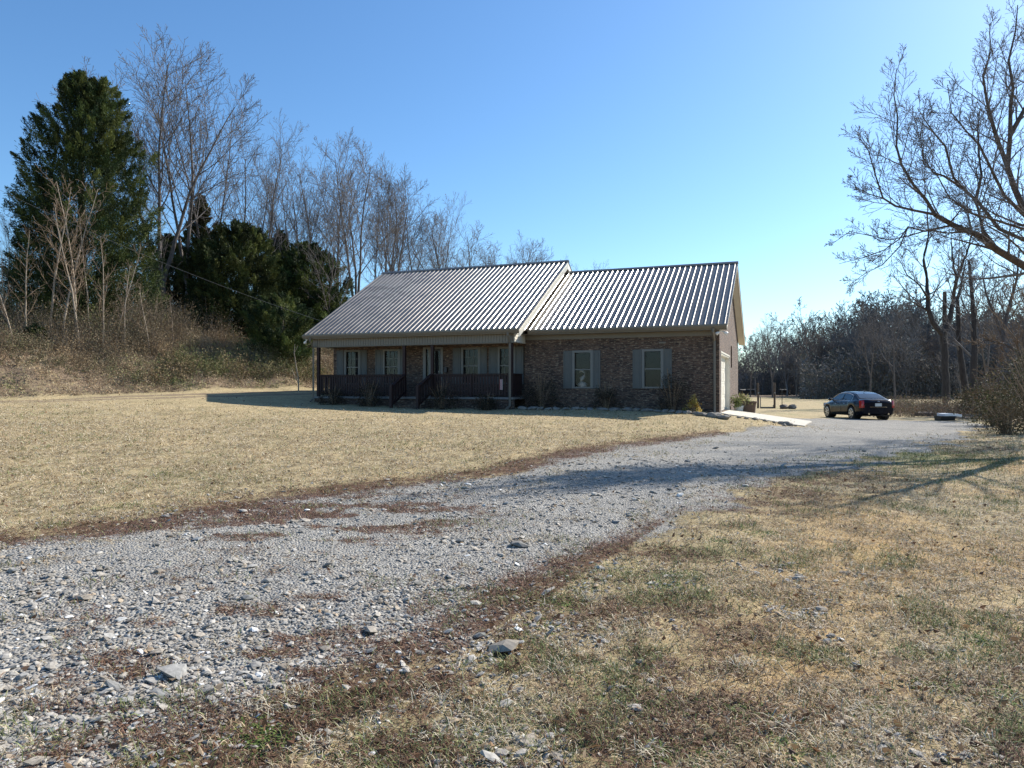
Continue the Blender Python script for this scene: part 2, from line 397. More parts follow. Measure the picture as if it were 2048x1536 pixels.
def ground_mat():
    m, nt, b = new_mat('yard_surface')
    tc = N(nt, 'ShaderNodeTexCoord').outputs['Object']
    A = N(nt, 'ShaderNodeAttribute', attribute_name='Col')
    sp = N(nt, 'ShaderNodeSeparateColor'); nt.links.new(A.outputs['Color'], sp.inputs[0])
    gr, lit, dirt = sp.outputs[0], sp.outputs[1], sp.outputs[2]
    A2 = N(nt, 'ShaderNodeAttribute', attribute_name='Col2')
    sp2 = N(nt, 'ShaderNodeSeparateColor'); nt.links.new(A2.outputs['Color'], sp2.inputs[0])
    green, orange, woods = sp2.outputs[0], sp2.outputs[1], sp2.outputs[2]
    nf = tex(nt, 'ShaderNodeTexNoise', tc, 45, Detail=6, Roughness=.75)
    nm = tex(nt, 'ShaderNodeTexNoise', tc, 7, Detail=7, Roughness=.7)
    nl = tex(nt, 'ShaderNodeTexNoise', tc, .9, Detail=6, Roughness=.65)
    # straw coloured winter grass
    s1 = ramp(nt, [(.30, (.11, .09, .058)), (.44, (.30, .25, .165)), (.56, (.44, .38, .27)), (.72, (.64, .59, .46))], nf.outputs[0])
    s2 = ramp(nt, [(.3, (.56, .54, .44)), (.46, (.95, .94, .88)), (.70, (1.22, 1.18, 1.08))], nm.outputs[0])
    straw = mixc(nt, 1, s1.outputs[0], s2.outputs[0], 'MULTIPLY')
    s3 = ramp(nt, [(.32, (.74, .73, .66)), (.5, (.98, .96, .92)), (.68, (1.14, 1.08, .98))], nl.outputs[0])
    straw = mixc(nt, 1, straw, s3.outputs[0], 'MULTIPLY')
    og = mixc(nt, 1, straw, (1.0, .87, .72), 'MULTIPLY')
    straw = mixc(nt, orange, straw, og)
    gcol = mixc(nt, nf.outputs[0], (.09, .11, .035), (.30, .31, .14))
    gm = mth(nt, 'ADD', green, mth(nt, 'MULTIPLY', mth(nt, 'SUBTRACT', nm.outputs[0], .5), 1.3))
    gmr = ramp(nt, [(.46, (0, 0, 0)), (.85, (.75,)*3)], gm)
    straw = mixc(nt, 1, straw, (1.02, .985, .91), 'MULTIPLY')
    grass = mixc(nt, gmr.outputs[0], straw, gcol)
    # crushed limestone
    v1 = tex(nt, 'ShaderNodeTexVoronoi', tc, 46, Randomness=1); v2 = tex(nt, 'ShaderNodeTexVoronoi', tc, 110, Randomness=1)
    bw = N(nt, 'ShaderNodeRGBToBW'); nt.links.new(v1.outputs['Color'], bw.inputs[0])
    bw2 = N(nt, 'ShaderNodeRGBToBW'); nt.links.new(v2.outputs['Color'], bw2.inputs[0])
    g1 = ramp(nt, [(.15, (.16, .155, .145)), (.5, (.29, .277, .25)), (.85, (.46, .44, .40))], bw.outputs[0])
    g2 = ramp(nt, [(.15, (.23, .218, .197)), (.85, (.38, .363, .33))], bw2.outputs[0])
    gravel = mixc(nt, ramp(nt, [(.42, (0, 0, 0)), (.58, (1, 1, 1))], nm.outputs[0]).outputs[0], g1.outputs[0], g2.outputs[0])
    gd = ramp(nt, [(.3, (.8,)*3), (.7, (1.1, 1.09, 1.06))], nl.outputs[0])
    gravel = mixc(nt, 1, gravel, gd.outputs[0], 'MULTIPLY')
    # dark rust-brown leaf litter
    lcol = mixc(nt, nf.outputs[0], (.038, .018, .012), (.165, .088, .058))
    dcol = mixc(nt, nf.outputs[0], (.12, .085, .055), (.31, .235, .16))
    wcol = mixc(nt, nf.outputs[0], (.06, .042, .028), (.30, .22, .15))
    jit = mth(nt, 'MULTIPLY', mth(nt, 'SUBTRACT', nm.outputs[0], .5), 1.6)
    jit2 = mth(nt, 'MULTIPLY', mth(nt, 'SUBTRACT', nf.outputs[0], .5), 1.6)
    gr = mth(nt, 'SUBTRACT', gr, 0.02)
    gmask = ramp(nt, [(.42, (0, 0, 0)), (.60, (1, 1, 1))], mth(nt, 'ADD', mth(nt, 'ADD', gr, jit), jit2))
    c = mixc(nt, gmask.outputs[0], grass, gravel)
    dm = ramp(nt, [(.4, (0, 0, 0)), (.6, (1, 1, 1))], mth(nt, 'ADD', dirt, mth(nt, 'MULTIPLY', jit, .6)))
    c = mixc(nt, dm.outputs[0], c, dcol)
    wm = ramp(nt, [(.4, (0, 0, 0)), (.6, (1, 1, 1))], mth(nt, 'ADD', woods, mth(nt, 'MULTIPLY', jit, .8)))
    c = mixc(nt, wm.outputs[0], c, wcol)
    lm = ramp(nt, [(.45, (0, 0, 0)), (.62, (.92,)*3)], mth(nt, 'ADD', mth(nt, 'ADD', lit, mth(nt, 'MULTIPLY', jit, .9)), mth(nt, 'MULTIPLY', jit2, 1.1)))
    c = mixc(nt, lm.outputs[0], c, lcol)
    nt.links.new(c, b.inputs['Base Color']); b.inputs['Roughness'].default_value = .95; b.inputs['Specular IOR Level'].default_value = .15
    hg = mth(nt, 'MULTIPLY', mth(nt, 'SUBTRACT', .5, v1.outputs['Distance']), 1.4)
    hs = mth(nt, 'ADD', nf.outputs[0], mth(nt, 'MULTIPLY', nm.outputs[0], .8))
    h = N(nt, 'ShaderNodeMix'); h.data_type = 'FLOAT'
    nt.links.new(gmask.outputs[0], h.inputs[0]); nt.links.new(hs, h.inputs[2]); nt.links.new(hg, h.inputs[3])
    bump(nt, b, h.outputs[0], .8, .018)
    return m
M['ground'] = ground_mat()

# ------------------------------------------------------------------ ground sheets
rng = np.random.default_rng(11)
def ground_sheets():
    r = [1.2]
    while r[-1] < 700: r.append(r[-1]*(1.014 if r[-1] < 45 else 1.05))
    r = np.array([0.0, .6]+r)
    a_in = np.arange(-43, 43.01, .27); a_out = np.arange(46, 317, 4.0)
    ang = np.radians(np.r_[a_in, a_out]); na = len(ang); nr = len(r)
    rr, aa = np.meshgrid(r, ang, indexing='ij')
    x = rr*np.sin(aa); y = rr*np.cos(aa)
    xs, ys = x.ravel(), y.ravel()
    z = ground(xs, ys)
    g = gravel_sd(xs, ys); sd = toe_sd(xs, ys)
    near = 1-smooth(9, 16, np.hypot(xs, ys))
    z += near*((fbm(xs*9, ys*9, 3)-.5)*.025 + (vnoise(xs*26, ys*26, 4)-.5)*.012)
    gm = smooth(-.45, .45, g)
    raw = poly_sd(xs, ys, GRAVEL)
    leftb = (xs < 6) & (xs < -1 + (ys-3)*.55)
    lit = litter(xs, ys, raw)
    dirt = np.exp(-((sd+1.4)/1.0)**2)*smooth(-30, -12, xs+ys*.2)*.0 + smooth(-3.2, -2.2, sd)*(1-smooth(-.7, -.1, sd))*.62
    dirt = dirt*(1-smooth(-10, -7, xs))
    strip = smooth(-3.3, -2.8, sd)*(1-smooth(-2.2, -1.8, sd)) + smooth(-1.3, -1.0, sd)*(1-smooth(-.5, -.1, sd))
    dirt = dirt*(.55+.6*np.clip(strip, 0, 1))
    green = .27*fbm(xs*.22, ys*.3, 81)+.34*smooth(.50, .75, fbm(xs*.6, ys*.9, 82)) 
    green += .45*np.exp(-(((xs-7.5)/3.0)**2+((ys-14.8)/1.6)**2)) + .22*smooth(26, 40, ys)*(xs > 4)
    green += .12*np.exp(-((raw+.9)/.5)**2)*(~leftb)*(ys < 9)
    green -= .06*leftb
    orange = smooth(.40, .60, fbm(xs*.30+3, ys*.45, 91))*smooth(.8, 2.5, xs-(.3+(ys-5.75)*.5))*(ys < 16)
    woods = smooth(1.8, 4.5, sd + (fbm(xs*.5, ys*.5, 95)-.5)*3.0)*(1-.0*xs)
    woods = np.maximum(woods, .56*smooth(.0, .8, sd))
    woods = np.maximum(woods, .8*smooth(.3, 1.4, sd)*smooth(.35, .6, fbm(xs*1.2, ys*1.2, 96)))
    woods = np.maximum(woods, smooth(21, 26, xs)*(1-smooth(40, 50, ys))*smooth(10, 16, ys)*smooth(.3, .6, fbm(xs*.4, ys*.4, 97)+.15))
    woods = np.where((ys > 110), np.maximum(woods, smooth(110, 140, ys)), woods)
    V = np.stack([xs, ys, z], 1)
    i = np.arange(nr-1)[:, None]*na; j = np.arange(na)[None, :]; k = (j+1) % na
    Q = np.stack([i+j, i+k, i+na+k, i+na+j], -1).reshape(-1, 4)[:, ::-1]
    Q = Q[na:] if False else Q
    fg = gm[Q].mean(1); fx = xs[Q].mean(1)
    fs = sd[Q].mean(1); fd = dirt[Q].mean(1)
    drive = fg > .5; track = (~drive) & (fd > .3); hill = (~drive) & (~track) & (fs > 0)
    lawn = ~(drive | track | hill)
    cols = np.stack([gm, np.clip(lit, 0, 1)*.75, np.clip(dirt, 0, 1)], 1); cols2 = np.stack([np.clip(green, 0, 1), np.clip(orange, 0, 1), np.clip(woods, 0, 1)], 1)
    for name, sel in (('lawn', lawn), ('gravel_driveway', drive), ('dirt_path', track), ('hillside', hill)):
        q = Q[sel]
        if len(q) == 0: continue
        u, inv = np.unique(q, return_inverse=True)
        me = make_mesh(name, V[u], quads=inv.reshape(-1, 4), cols=cols[u], smooth_shade=True, mat=M['ground'])
        a = me.color_attributes.new('Col2', 'FLOAT_COLOR', 'POINT')
        c = np.ones((len(u), 4), np.float32); c[:, :3] = cols2[u]; a.data.foreach_set('color', c.ravel())
        lab = {'lawn': 'dry straw coloured winter lawn', 'gravel_driveway': 'grey crushed stone driveway curving to the garage',
               'dirt_path': 'worn dirt track along the foot of the bank', 'hillside': 'leaf covered slope under the trees'}[name]
        tag(link(name, me), lab, None, None, 'structure')
ground_sheets()

def far_hills():
    V = []; Q = []
    n = 160
    a = np.radians(np.linspace(2, 62, n))
    prof = 17 + 34*smooth(18, 36, np.degrees(a)) + 9*(fbm(np.degrees(a)*.22, a*0, 7)-.5) + 3.5*(vnoise(np.degrees(a)*2.4, a*0, 8)-.5)
    for k, (rad, hh) in enumerate(((560, 0), (600, .75), (640, 1.0), (760, .9), (900, 0))):
        z = hh*prof - 1
        V.append(np.stack([rad*np.sin(a), rad*np.cos(a), z], 1))
    V = np.concatenate(V)
    for k in range(4):
        for i in range(n-1): Q.append((k*n+i, k*n+i+1, (k+1)*n+i+1, (k+1)*n+i))
    me = make_mesh('hills', V, quads=np.array(Q), smooth_shade=False, mat=plain('wooded_hill', (.085, .085, .085), .95, .4, .05))
    tag(link('hills', me), 'low wooded ridge far beyond the field', None, None, 'structure')
far_hills()

# ------------------------------------------------------------------ leaf / blade clouds
def cards(C, D, L, W, rng, bend=0.0, tri=True):
    """one narrow leaf per centre C, pointing along D; returns verts, tris"""
    n = len(C)
    D = D/(np.linalg.norm(D, axis=1, keepdims=True)+1e-9)
    r = rng.normal(size=(n, 3)); S = np.cross(D, r); S /= np.linalg.norm(S, axis=1, keepdims=True)+1e-9
    L = L[:, None]; W = W[:, None]
    V = np.empty((n, 4, 3))
    V[:, 0] = C - D*L*.5; V[:, 1] = C + S*W*.5; V[:, 2] = C + D*L*.5; V[:, 3] = C - S*W*.5
    Q = np.arange(n*4).reshape(n, 4)
    return V.reshape(-1, 3), Q

# ------------------------------------------------------------------ trees
def nrm(v):
    l = math.sqrt(v[0]*v[0]+v[1]*v[1]+v[2]*v[2])+1e-9
    return (v[0]/l, v[1]/l, v[2]/l)
def limb(out, rnd, p, d, L, r, lev, S):
    """recursive branch; S: dict of per-level settings"""
    n = S['seg'][lev]; step = L/n
    pts = [p]; dirs = [d]
    wob = S['wob'][lev]; up = S['up'][lev]
    for i in range(n):
        d = nrm((d[0]+rnd.gauss(0, wob), d[1]+rnd.gauss(0, wob), d[2]+rnd.gauss(0, wob)+up))
        p = (p[0]+d[0]*step, p[1]+d[1]*step, p[2]+d[2]*step)
        pts.append(p); dirs.append(d)
    tip = max(S['min'], r*S['taper'][lev])
    rad = [r+(tip-r)*(i/n)**.9 for i in range(n+1)]
    out.append((lev, pts, rad))
    if lev < S['max']: sprout(out, rnd, pts, rad, L, lev, S)
def sprout(out, rnd, pts, rad, L, lev, S, t0=None, kids=None, away=None):
    n = len(pts)-1
    k = kids if kids is not None else S['kids'][lev]
    k = max(1, int(round(k*rnd.uniform(.8, 1.2))))
    t0 = S['t0'][lev] if t0 is None else t0
    az = rnd.uniform(0, 6.28)
    for j in range(k):
        t = t0+(1-t0)*((j+rnd.random())/k)
        f = min(t*n, n-1e-4); i = int(f); w = f-i
        a, b = pts[i], pts[i+1]
        p = tuple(a[q]*(1-w)+b[q]*w for q in range(3))
        d = nrm(tuple(b[q]-a[q] for q in range(3)))
        rr = rad[i]*(1-w)+rad[i+1]*w
        az += 2.4+rnd.uniform(-.5, .5)
        ang = R(rnd.uniform(*S['ang'][lev]))
        ref = (0, 0, 1) if abs(d[2]) < .9 else (1, 0, 0)
        u = nrm((d[1]*ref[2]-d[2]*ref[1], d[2]*ref[0]-d[0]*ref[2], d[0]*ref[1]-d[1]*ref[0]))
        v = (d[1]*u[2]-d[2]*u[1], d[2]*u[0]-d[0]*u[2], d[0]*u[1]-d[1]*u[0])
        s, c = math.sin(ang), math.cos(ang)
        ca, sa = math.cos(az), math.sin(az)
        nd = nrm(tuple(d[q]*c+(u[q]*ca+v[q]*sa)*s for q in range(3)))
        nL = L*S['len'][lev]*(1.15-.75*t)*rnd.uniform(.7, 1.2)
        limb(out, rnd, p, nd, nL, min(rr*.75, max(S['min'], rr*S['rr'][lev])), lev+1, S)
SET = dict(max=3, seg=[12, 7, 6, 4, 3], wob=[.05, .08, .09, .11, .15], up=[.02, .07, .06, .05, .02], min=.009,
           taper=[.18, .2, .3, .5, .6], kids=[17, 9, 8, 4], t0=[.26, .18, .12, .1], ang=[(28, 52), (25, 55), (25, 60), (25, 60)],
           len=[.54, .54, .52, .55], rr=[.5, .5, .5, .5])
SIDES = [8, 5, 4, 3, 3]
def to_arrays(out, levels, sides=SIDES):
    br = [(np.array(p), np.array(r), sides[min(l, 4)]) for l, p, r in out if l in levels]
    return tube_arrays(br)
def bare_tree_meshes(seed, H, r0, S, forks=1, lean=.0, name='bare'):
    rnd = random.Random(seed); out = []
    if forks == 1:
        limb(out, rnd, (0, 0, -.3), nrm((rnd.uniform(-lean, lean), rnd.uniform(-lean, lean), 1)), H, r0, 0, S)
    else:
        hf = H*rnd.uniform(.18, .3); base = [(0, 0, -.3), (0.02*H*rnd.uniform(-1, 1), 0, hf*.5), (rnd.uniform(-.03, .03)*H, rnd.uniform(-.02, .02)*H, hf)]
        out.append((0, base, [r0, r0*.86, r0*.8]))
        for k in range(forks):
            a = 6.28*k/forks+rnd.uniform(0, 1.2); s = rnd.uniform(.18, .36)
            limb(out, rnd, base[-1], nrm((math.cos(a)*s, math.sin(a)*s*.8, 1)), (H-hf)*rnd.uniform(.82, 1), r0*.62, 0, S)
    return out
def tree_obj(name, out, bark, twig):
    root = empty(name, (0, 0, 0))
    V, Q = to_arrays(out, (0, 1)); link('trunk', make_mesh('trunk', V, quads=Q, smooth_shade=True, mat=bark), root)
    V, Q = to_arrays(out, (2, 3, 4)); link('crown', make_mesh('crown', V, quads=Q, smooth_shade=True, mat=twig), root)
    return root
def remove_tree(root):
    for ch in list(root.children): bpy.data.objects.remove(ch)
    bpy.data.objects.remove(root)

def S_(**kw):
    d = dict(SET); d.update(kw); return d
protos = []
for i, (seed, forks, ex) in enumerate([(3, 3, {}), (8, 1, {}), (21, 2, {}), (34, 1, dict(ang=[(20, 38), (22, 45), (25, 55), (25, 60)], len=[.42, .5, .5, .5])), (47, 2, {}), (59, 1, dict(kids=[20, 8, 6, 4]))]):
    S = S_(**ex)
    k = 1.0 if forks == 1 else .8
    if forks > 1: S['kids'] = [int(15*k), 9, 7, 4]
    out = bare_tree_meshes(seed, 16, .19, S, forks, .06)
    protos.append(tree_obj('bare_tree', out, M['bark'], M['twig']))
def top_of(root): return max(max(v.co.z for v in ch.data.vertices) for ch in root.children)
PH = [top_of(p) for p in protos]
used = [False]*len(protos)
def place_tree(idx, px, top, d, label, group, rz=0, wide=1.0, lean=0.0, H0=16.0):
    x = PX(px, d); zb = gz(x, d); H = PZ(top, d)-zb
    s = H/PH[idx]
    o = protos[idx] if not used[idx] else copy_tree(protos[idx]); used[idx] = True
    o.location = (x, d, zb-.1); o.scale = (s*wide, s*wide, s); o.rotation_euler = (0, lean, rz)
    tag(o, label, 'tree', group); return o
G1 = 'bare trees on the wooded slope left of the house'
for a in [
 (0, 330, 68, 46, 'tallest bare tree, spreading its crown right beside the big cedar', G1, .3, 1.0),
 (4, 372, 85, 48, 'tall forked bare tree just right of the tallest one', G1, 2.2, .95),
 (2, 425, 165, 50, 'bare tree rising behind the small brownish cedar', G1, 4.0, .8),
 (5, 300, 250, 45, 'leaning bare tree close to the right edge of the big cedar', G1, 1.0, .7),
 (1, 535, 208, 52, 'slender straight bare tree standing alone between two taller groups', G1, 0.5, .8),
 (3, 500, 330, 55, 'thin bare tree behind the round green cedars', G1, 1.5, .9),
 (2, 590, 300, 57, 'bare tree above the rightmost green cedar', G1, .8, .8),
 (1, 632, 285, 60, 'first bare tree of the row left of the porch roof', G1, 3.3, .8),
 (0, 712, 262, 58, 'thick trunked bare tree standing at the upper end of the porch roof rake', G1, 5.2, .95),
 (3, 676, 300, 62, 'narrow bare tree left of the thick trunked one', G1, 2.9, .95),
 (4, 755, 290, 64, 'bare tree right behind the left tip of the roof ridge', G1, 3.6, .7),
 (5, 800, 352, 62, 'bare tree with fine upright twigs above the left part of the ridge', G1, .2, .75),
 (1, 842, 380, 66, 'small bare tree third from the right end of the row above the ridge', G1, 1.9, .85),
 (2, 876, 395, 66, 'small bare tree second from the right end of the row above the ridge', G1, 5.0, .7),
 (3, 905, 412, 68, 'last bare tree of the row above the ridge, with a rounded crown', G1, 4.4, 1.25),
 (3, 14, 420, 44, 'thin bare tree at the left edge of the photo, left of the big cedar', G1, .4, .8),
 (5, 655, 420, 50, 'low bare tree reaching over the rake of the porch roof', G1, 2.4, 1.0),
 (1, 470, 250, 58, 'far bare tree seen through the gap right of the forked one', G1, 4.7, .8),
(4, 610, 330, 61, 'bare tree filling the gap left of the row behind the porch roof', G1, 1.2, 1.0),
 (0, 780, 325, 68, 'wide bare tree above the left quarter of the ridge', G1, 2.0, 1.0),
 (2, 918, 436, 72, 'lowest wide bare tree at the right end of the row above the ridge', G1, 2.7, 1.3),
 (1, 560, 360, 60, 'low bare tree behind the half hidden narrow cedar', G1, 3.9, 1.2),
]: place_tree(*a)
G2 = 'small far bare trees above the roof ridge'
for k, (px, top, idx) in enumerate([(985, 492, 5), (1028, 462, 0), (1062, 478, 4), (1100, 500, 1), (1150, 512, 3), (1198, 514, 5)]):
    place_tree(idx, px, top, 96+3*k, ['far bare tree at the left end of the ones peeping over the porch ridge', 'far bare tree with the widest crown peeping over the porch ridge',
      'far bare tree right of the widest one behind the porch ridge', 'far bare tree left of the porch roof peak', 'far thin bare tree right of the porch roof peak',
      'far thin bare tree above the garage ridge'][k], G2, k*1.1, 1.0)

for k, (x, y, idx, H) in enumerate([(22.5, 27.0, 2, 15), (20.8, 24.2, 4, 14.5)]):
    o = copy_tree(protos[idx]); zb = gz(x, y); o.location = (x, y, zb-.1); s_ = H/16; o.scale = (s_*.8, s_*.8, s_); o.rotation_euler = (0, 0, 1.3*k)
    tag(o, ['roadside bare tree beyond the right edge, farther of two', 'roadside bare tree beyond the right edge, nearer of two'][k], 'tree', 'bare trees beyond the right edge')
# far wood beyond the field (one mass)
def far_wood():
    rg = np.random.default_rng(5)
    S = dict(SET, max=3, kids=[14, 6, 5, 3], seg=[6, 3, 2, 2, 2], min=.032, t0=[.12, .15, .1, .1], len=[.48, .5, .55, .5], ang=[(25, 60), (25, 60), (25, 60), (25, 60)])
    pro = []
    for s in range(5):
        out = bare_tree_meshes(100+s, 12, .2, S, 1 if s % 2 else 2, .05)
        pro.append(to_arrays(out, (0, 1, 2, 3), [5, 3, 3, 3, 3]))
    VV = []; QQ = []; CC = []; off = 0
    xs = [1484, 1510, 1546, 1580, 1610, 1650, 1700, 1745, 1790, 1830, 1880, 1950, 2020, 2120]
    ys = [690, 668, 628, 650, 612, 632, 606, 585, 560, 590, 600, 610, 600, 590]
    for row, (d0, dens, hs) in enumerate(((175, 38, 1.0), (150, 43, .97), (132, 51, .86), (118, 56, .72), (108, 51, .5))):
        for q in range(dens):
            px = 1400+(2230-1400)*(q+rg.random())/dens
            if px < 1600 and row >= 2: d = d0+55
            elif px < 1700 and row >= 3: d = d0+14
            else: d = d0
            if px < 1560 and rg.random() < .45: continue
            d += rg.uniform(-7, 7)
            top = np.interp(px, xs, ys); zt = PZ(top, d)*hs*rg.uniform(.86, 1.03)
            x = PX(px, d); zb = gz(x, d); H = zt-zb
            V, Q = pro[rg.integers(5)]
            a = rg.uniform(0, 6.28); s = H/12.5; w = s*rg.uniform(.75, 1.1)
            W = np.empty_like(V); W[:, 0] = (V[:, 0]*math.cos(a)-V[:, 1]*math.sin(a))*w+x; W[:, 1] = (V[:, 0]*math.sin(a)+V[:, 1]*math.cos(a))*w+d; W[:, 2] = V[:, 2]*s+zb
            VV.append(W); QQ.append(Q+off); off += len(V)
            base = np.array([(.16, .155, .15), (.20, .175, .155), (.125, .125, .13), (.21, .17, .135)][rg.integers(4)])*rg.uniform(.75, 1.15)
            CC.append(np.tile(base, (len(V), 1)))
    # low scrub filling the foot of the wood
    n = 180000
    px = rg.uniform(1400, 2240, n); d = np.where(px < 1600, rg.uniform(165, 215, n), rg.uniform(103, 160, n))
    x = (px-1024)/F*d; hmax = np.interp(px, xs, ys); hmax = (1.6+(776-hmax)*d/F)
    h = hmax*.55*rg.random(n)**1.4*(.5+.6*vnoise(px*.03, d*.1, 5))
    C = np.stack([x, d, ground(x, d)+h], 1); D = rg.normal(size=(n, 3)); D[:, 2] += .8
    V, Q = cards(C, D, rg.uniform(.35, 1.3, n), rg.uniform(.05, .13, n), rg)
    VV.append(V); QQ.append(Q+off)
    c = np.array([(.135, .13, .125), (.17, .145, .12), (.10, .11, .09), (.125, .125, .13)])[rg.integers(4, size=n)]*rg.uniform(.6, 1.2, (n, 1))
    CC.append(np.repeat(c, 4, 0))
    me = make_mesh('far_wood', np.concatenate(VV), quads=np.concatenate(QQ), cols=np.concatenate(CC), smooth_shade=False, mat=M['farwood'])
    tag(link('far_wood', me), 'dense bare winter wood along the far side of the field', 'woodland', None, 'stuff')
far_wood()

# nearer trees on the right, behind the car
def shaped_tree(name, seed, limbs, S, bark, twig, label, group=None, kids=None, twigkids=8, base=None, rscale=1.0):
    """limbs: list of (points [(px,py,depth)...], r0, r1, sprout?)"""
    rnd = random.Random(seed); out = []
    for pts, r0, r1, spr in limbs:
        r0 *= rscale; r1 *= rscale
        P = [PT(*p) for p in pts]
        # densify with gentle wobble
        Q = [P[0]]
        for a, b in zip(P[:-1], P[1:]):
            L = math.dist(a, b); n = max(1, int(L/.45)) if L < 8 else max(1, int(L/1.0))
            for i in range(1, n+1):
                w = i/n; j = .02*L if i < n else 0
                Q.append(tuple(a[q]*(1-w)+b[q]*w+rnd.gauss(0, j/2+.004) for q in range(3)))
        m = len(Q)-1; rad = [r0+(r1-r0)*i/m for i in range(m+1)]
        out.append((0, Q, rad))
        if spr:
            L = sum(math.dist(a, b) for a, b in zip(Q[:-1], Q[1:]))
            k, t0, ln = spr
            S2 = dict(S); S2['len'] = [ln/max(L, .1)]+list(S['len'][1:])
            sprout(out, rnd, Q, rad, L, 0, S2, t0=t0, kids=k)
    root = empty(name, base or PT(*limbs[0][0][0]))
    bx, by, bz = root.location
    off = np.array((bx, by, bz))
    V, Q = to_arrays(out, (0,)); link('trunk', make_mesh('trunk', V-off, quads=Q, smooth_shade=True, mat=bark), root)
    V, Q = to_arrays(out, (1, 2, 3, 4)); link('crown', make_mesh('crown', V-off, quads=Q, smooth_shade=True, mat=twig), root)
    tag(root, label, 'tree', group)
    return root
G3 = 'bare trees behind the car'
SR = S_(max=3, kids=[0, 7, 6, 0], seg=[10, 6, 4, 3, 2], min=.012, up=[.03, .08, .05, .04, 0], t0=[.2, .15, .1, .1], len=[.5, .5, .5, .5], rr=[.4, .5, .5, .5])
d = 62
shaped_tree('bare_tree', 71, [([(1893, 802, d), (1892, 760, d), (1889, 700, d), (1886, 668, d)], .33, .25, None),
  ([(1886, 670, d), (1866, 645, d), (1856, 615, d), (1855, 560, d+1), (1848, 520, d+1), (1858, 470, d+1), (1856, 410, d)], .24, .03, (12, .2, 4.5)),
  ([(1858, 600, d), (1840, 570, d-1), (1815, 550, d-1), (1800, 520, d-1)], .10, .02, (7, .2, 2.6)),
  ([(1886, 670, d), (1900, 640, d), (1908, 590, d), (1914, 560, d-1), (1905, 510, d-1), (1903, 470, d-1)], .24, .03, (10, .25, 4)),
  ([(1912, 565, d-1), (1925, 530, d), (1940, 490, d), (1946, 455, d)], .16, .03, (9, .1, 3.6)),
  ([(1858, 622, d), (1838, 612, d), (1800, 590, d)], .09, .02, (5, .2, 2.5))],
  SR, M['bark_shaded'], M['twig'], 'tall forked bare tree with a thick dark trunk right of the parked car', G3)
d = 56
shaped_tree('bare_tree', 72, [([(1932, 818, d), (1930, 770, d), (1922, 720, d), (1917, 660, d), (1915, 600, d)], .29, .13, (6, .5, 3)),
  ([(1915, 600, d), (1925, 560, d), (1932, 520, d)], .12, .03, (6, .1, 2.5))], SR, M['bark_shaded'], M['twig'],
  'slightly leaning dark trunk just left of the straight one near the brush', G3)
d = 54
shaped_tree('bare_tree', 73, [([(1946, 820, d), (1947, 770, d), (1949, 700, d), (1948, 630, d), (1944, 580, d), (1938, 520, d)], .32, .08, (14, .35, 4))], SR, M['bark_shaded'], M['twig'],
  'straight dark trunk standing between the leaning one and the right hand brush', G3)
d = 64
shaped_tree('dead_snag', 74, [([(1884, 796, d), (1888, 720, d), (1889, 650, d), (1890, 584, d)], .26, .19, None)], dict(SR), M['bark_brown'], M['twig'],
  'branchless dead tree trunk broken off flat at the top', None) if False else None
sn = empty('dead_snag', (PX(1890, 64), 64, gz(PX(1890, 64), 64)))
h = PZ(584, 64)-gz(PX(1890, 64), 64)
MB().tube([(0, 0, -.3), (.05, 0, h*.4), (-.02, 0, h*.75), (0, 0, h)], [.22, .20, .18, .16], 9).build('trunk', M['bark_shaded'], sn, sm=False)
MB().tube([(.02, 0, h*.7), (.4, .1, h*.73), (.75, .1, h*.78)], [.07, .05, .03], 6).build('branch', M['bark_brown'], sn)
tag(sn, 'branchless dead trunk broken off flat beside the forked tree', 'tree')
d = 45
shaped_tree('bare_tree', 75, [([(2005, 822, d), (2000, 740, d), (2008, 660, d), (2022, 600, d), (2034, 560, d), (2040, 500, d)], .22, .03, (16, .3, 3.4)),
  ([(2006, 672, d), (1985, 620, d), (1972, 585, d), (1965, 540, d)], .12, .02, (9, .2, 2.6))], SR, M['bark'], M['twig'],
  'bare tree at the far right with a fork, behind the brush', G3)
d = 40
shaped_tree('bare_tree', 76, [([(2075, 840, d), (2060, 760, d), (2040, 705, d), (2010, 688, d), (1975, 680, d), (1950, 690, d)], .2, .02, (14, .3, 2.4)),
  ([(2062, 765, d), (2040, 735, d), (2005, 745, d), (1975, 760, d), (1955, 775, d)], .1, .015, (12, .2, 1.8)),
  ([(2040, 710, d), (2060, 640, d), (2050, 580, d)], .12, .03, (12, .1, 3))], SR, M['bark'], M['twig_brown'],
  'bare tree with an arched limb drooping toward the driveway at the right edge', G3)
for k, (px, top, dd, idx, lab) in enumerate([(1790, 575, 98, 1, 'bare tree standing out above the far wood left of the forked one'),
        (1740, 590, 100, 4, 'bare tree at the front of the far wood above the car roof'), (1975, 520, 74, 2, 'bare tree with fine twigs behind the straight dark trunk'),
        (1545, 628, 118, 0, 'lone bare tree rising above the low left end of the far wood'), (1500, 660, 125, 3, 'small bare tree next to the garage eave in the distance'), (2035, 560, 66, 5, 'bare tree behind the arched limb at the right edge')]):
    place_tree(idx, px, top, dd, lab, G3, k*1.7, .95)

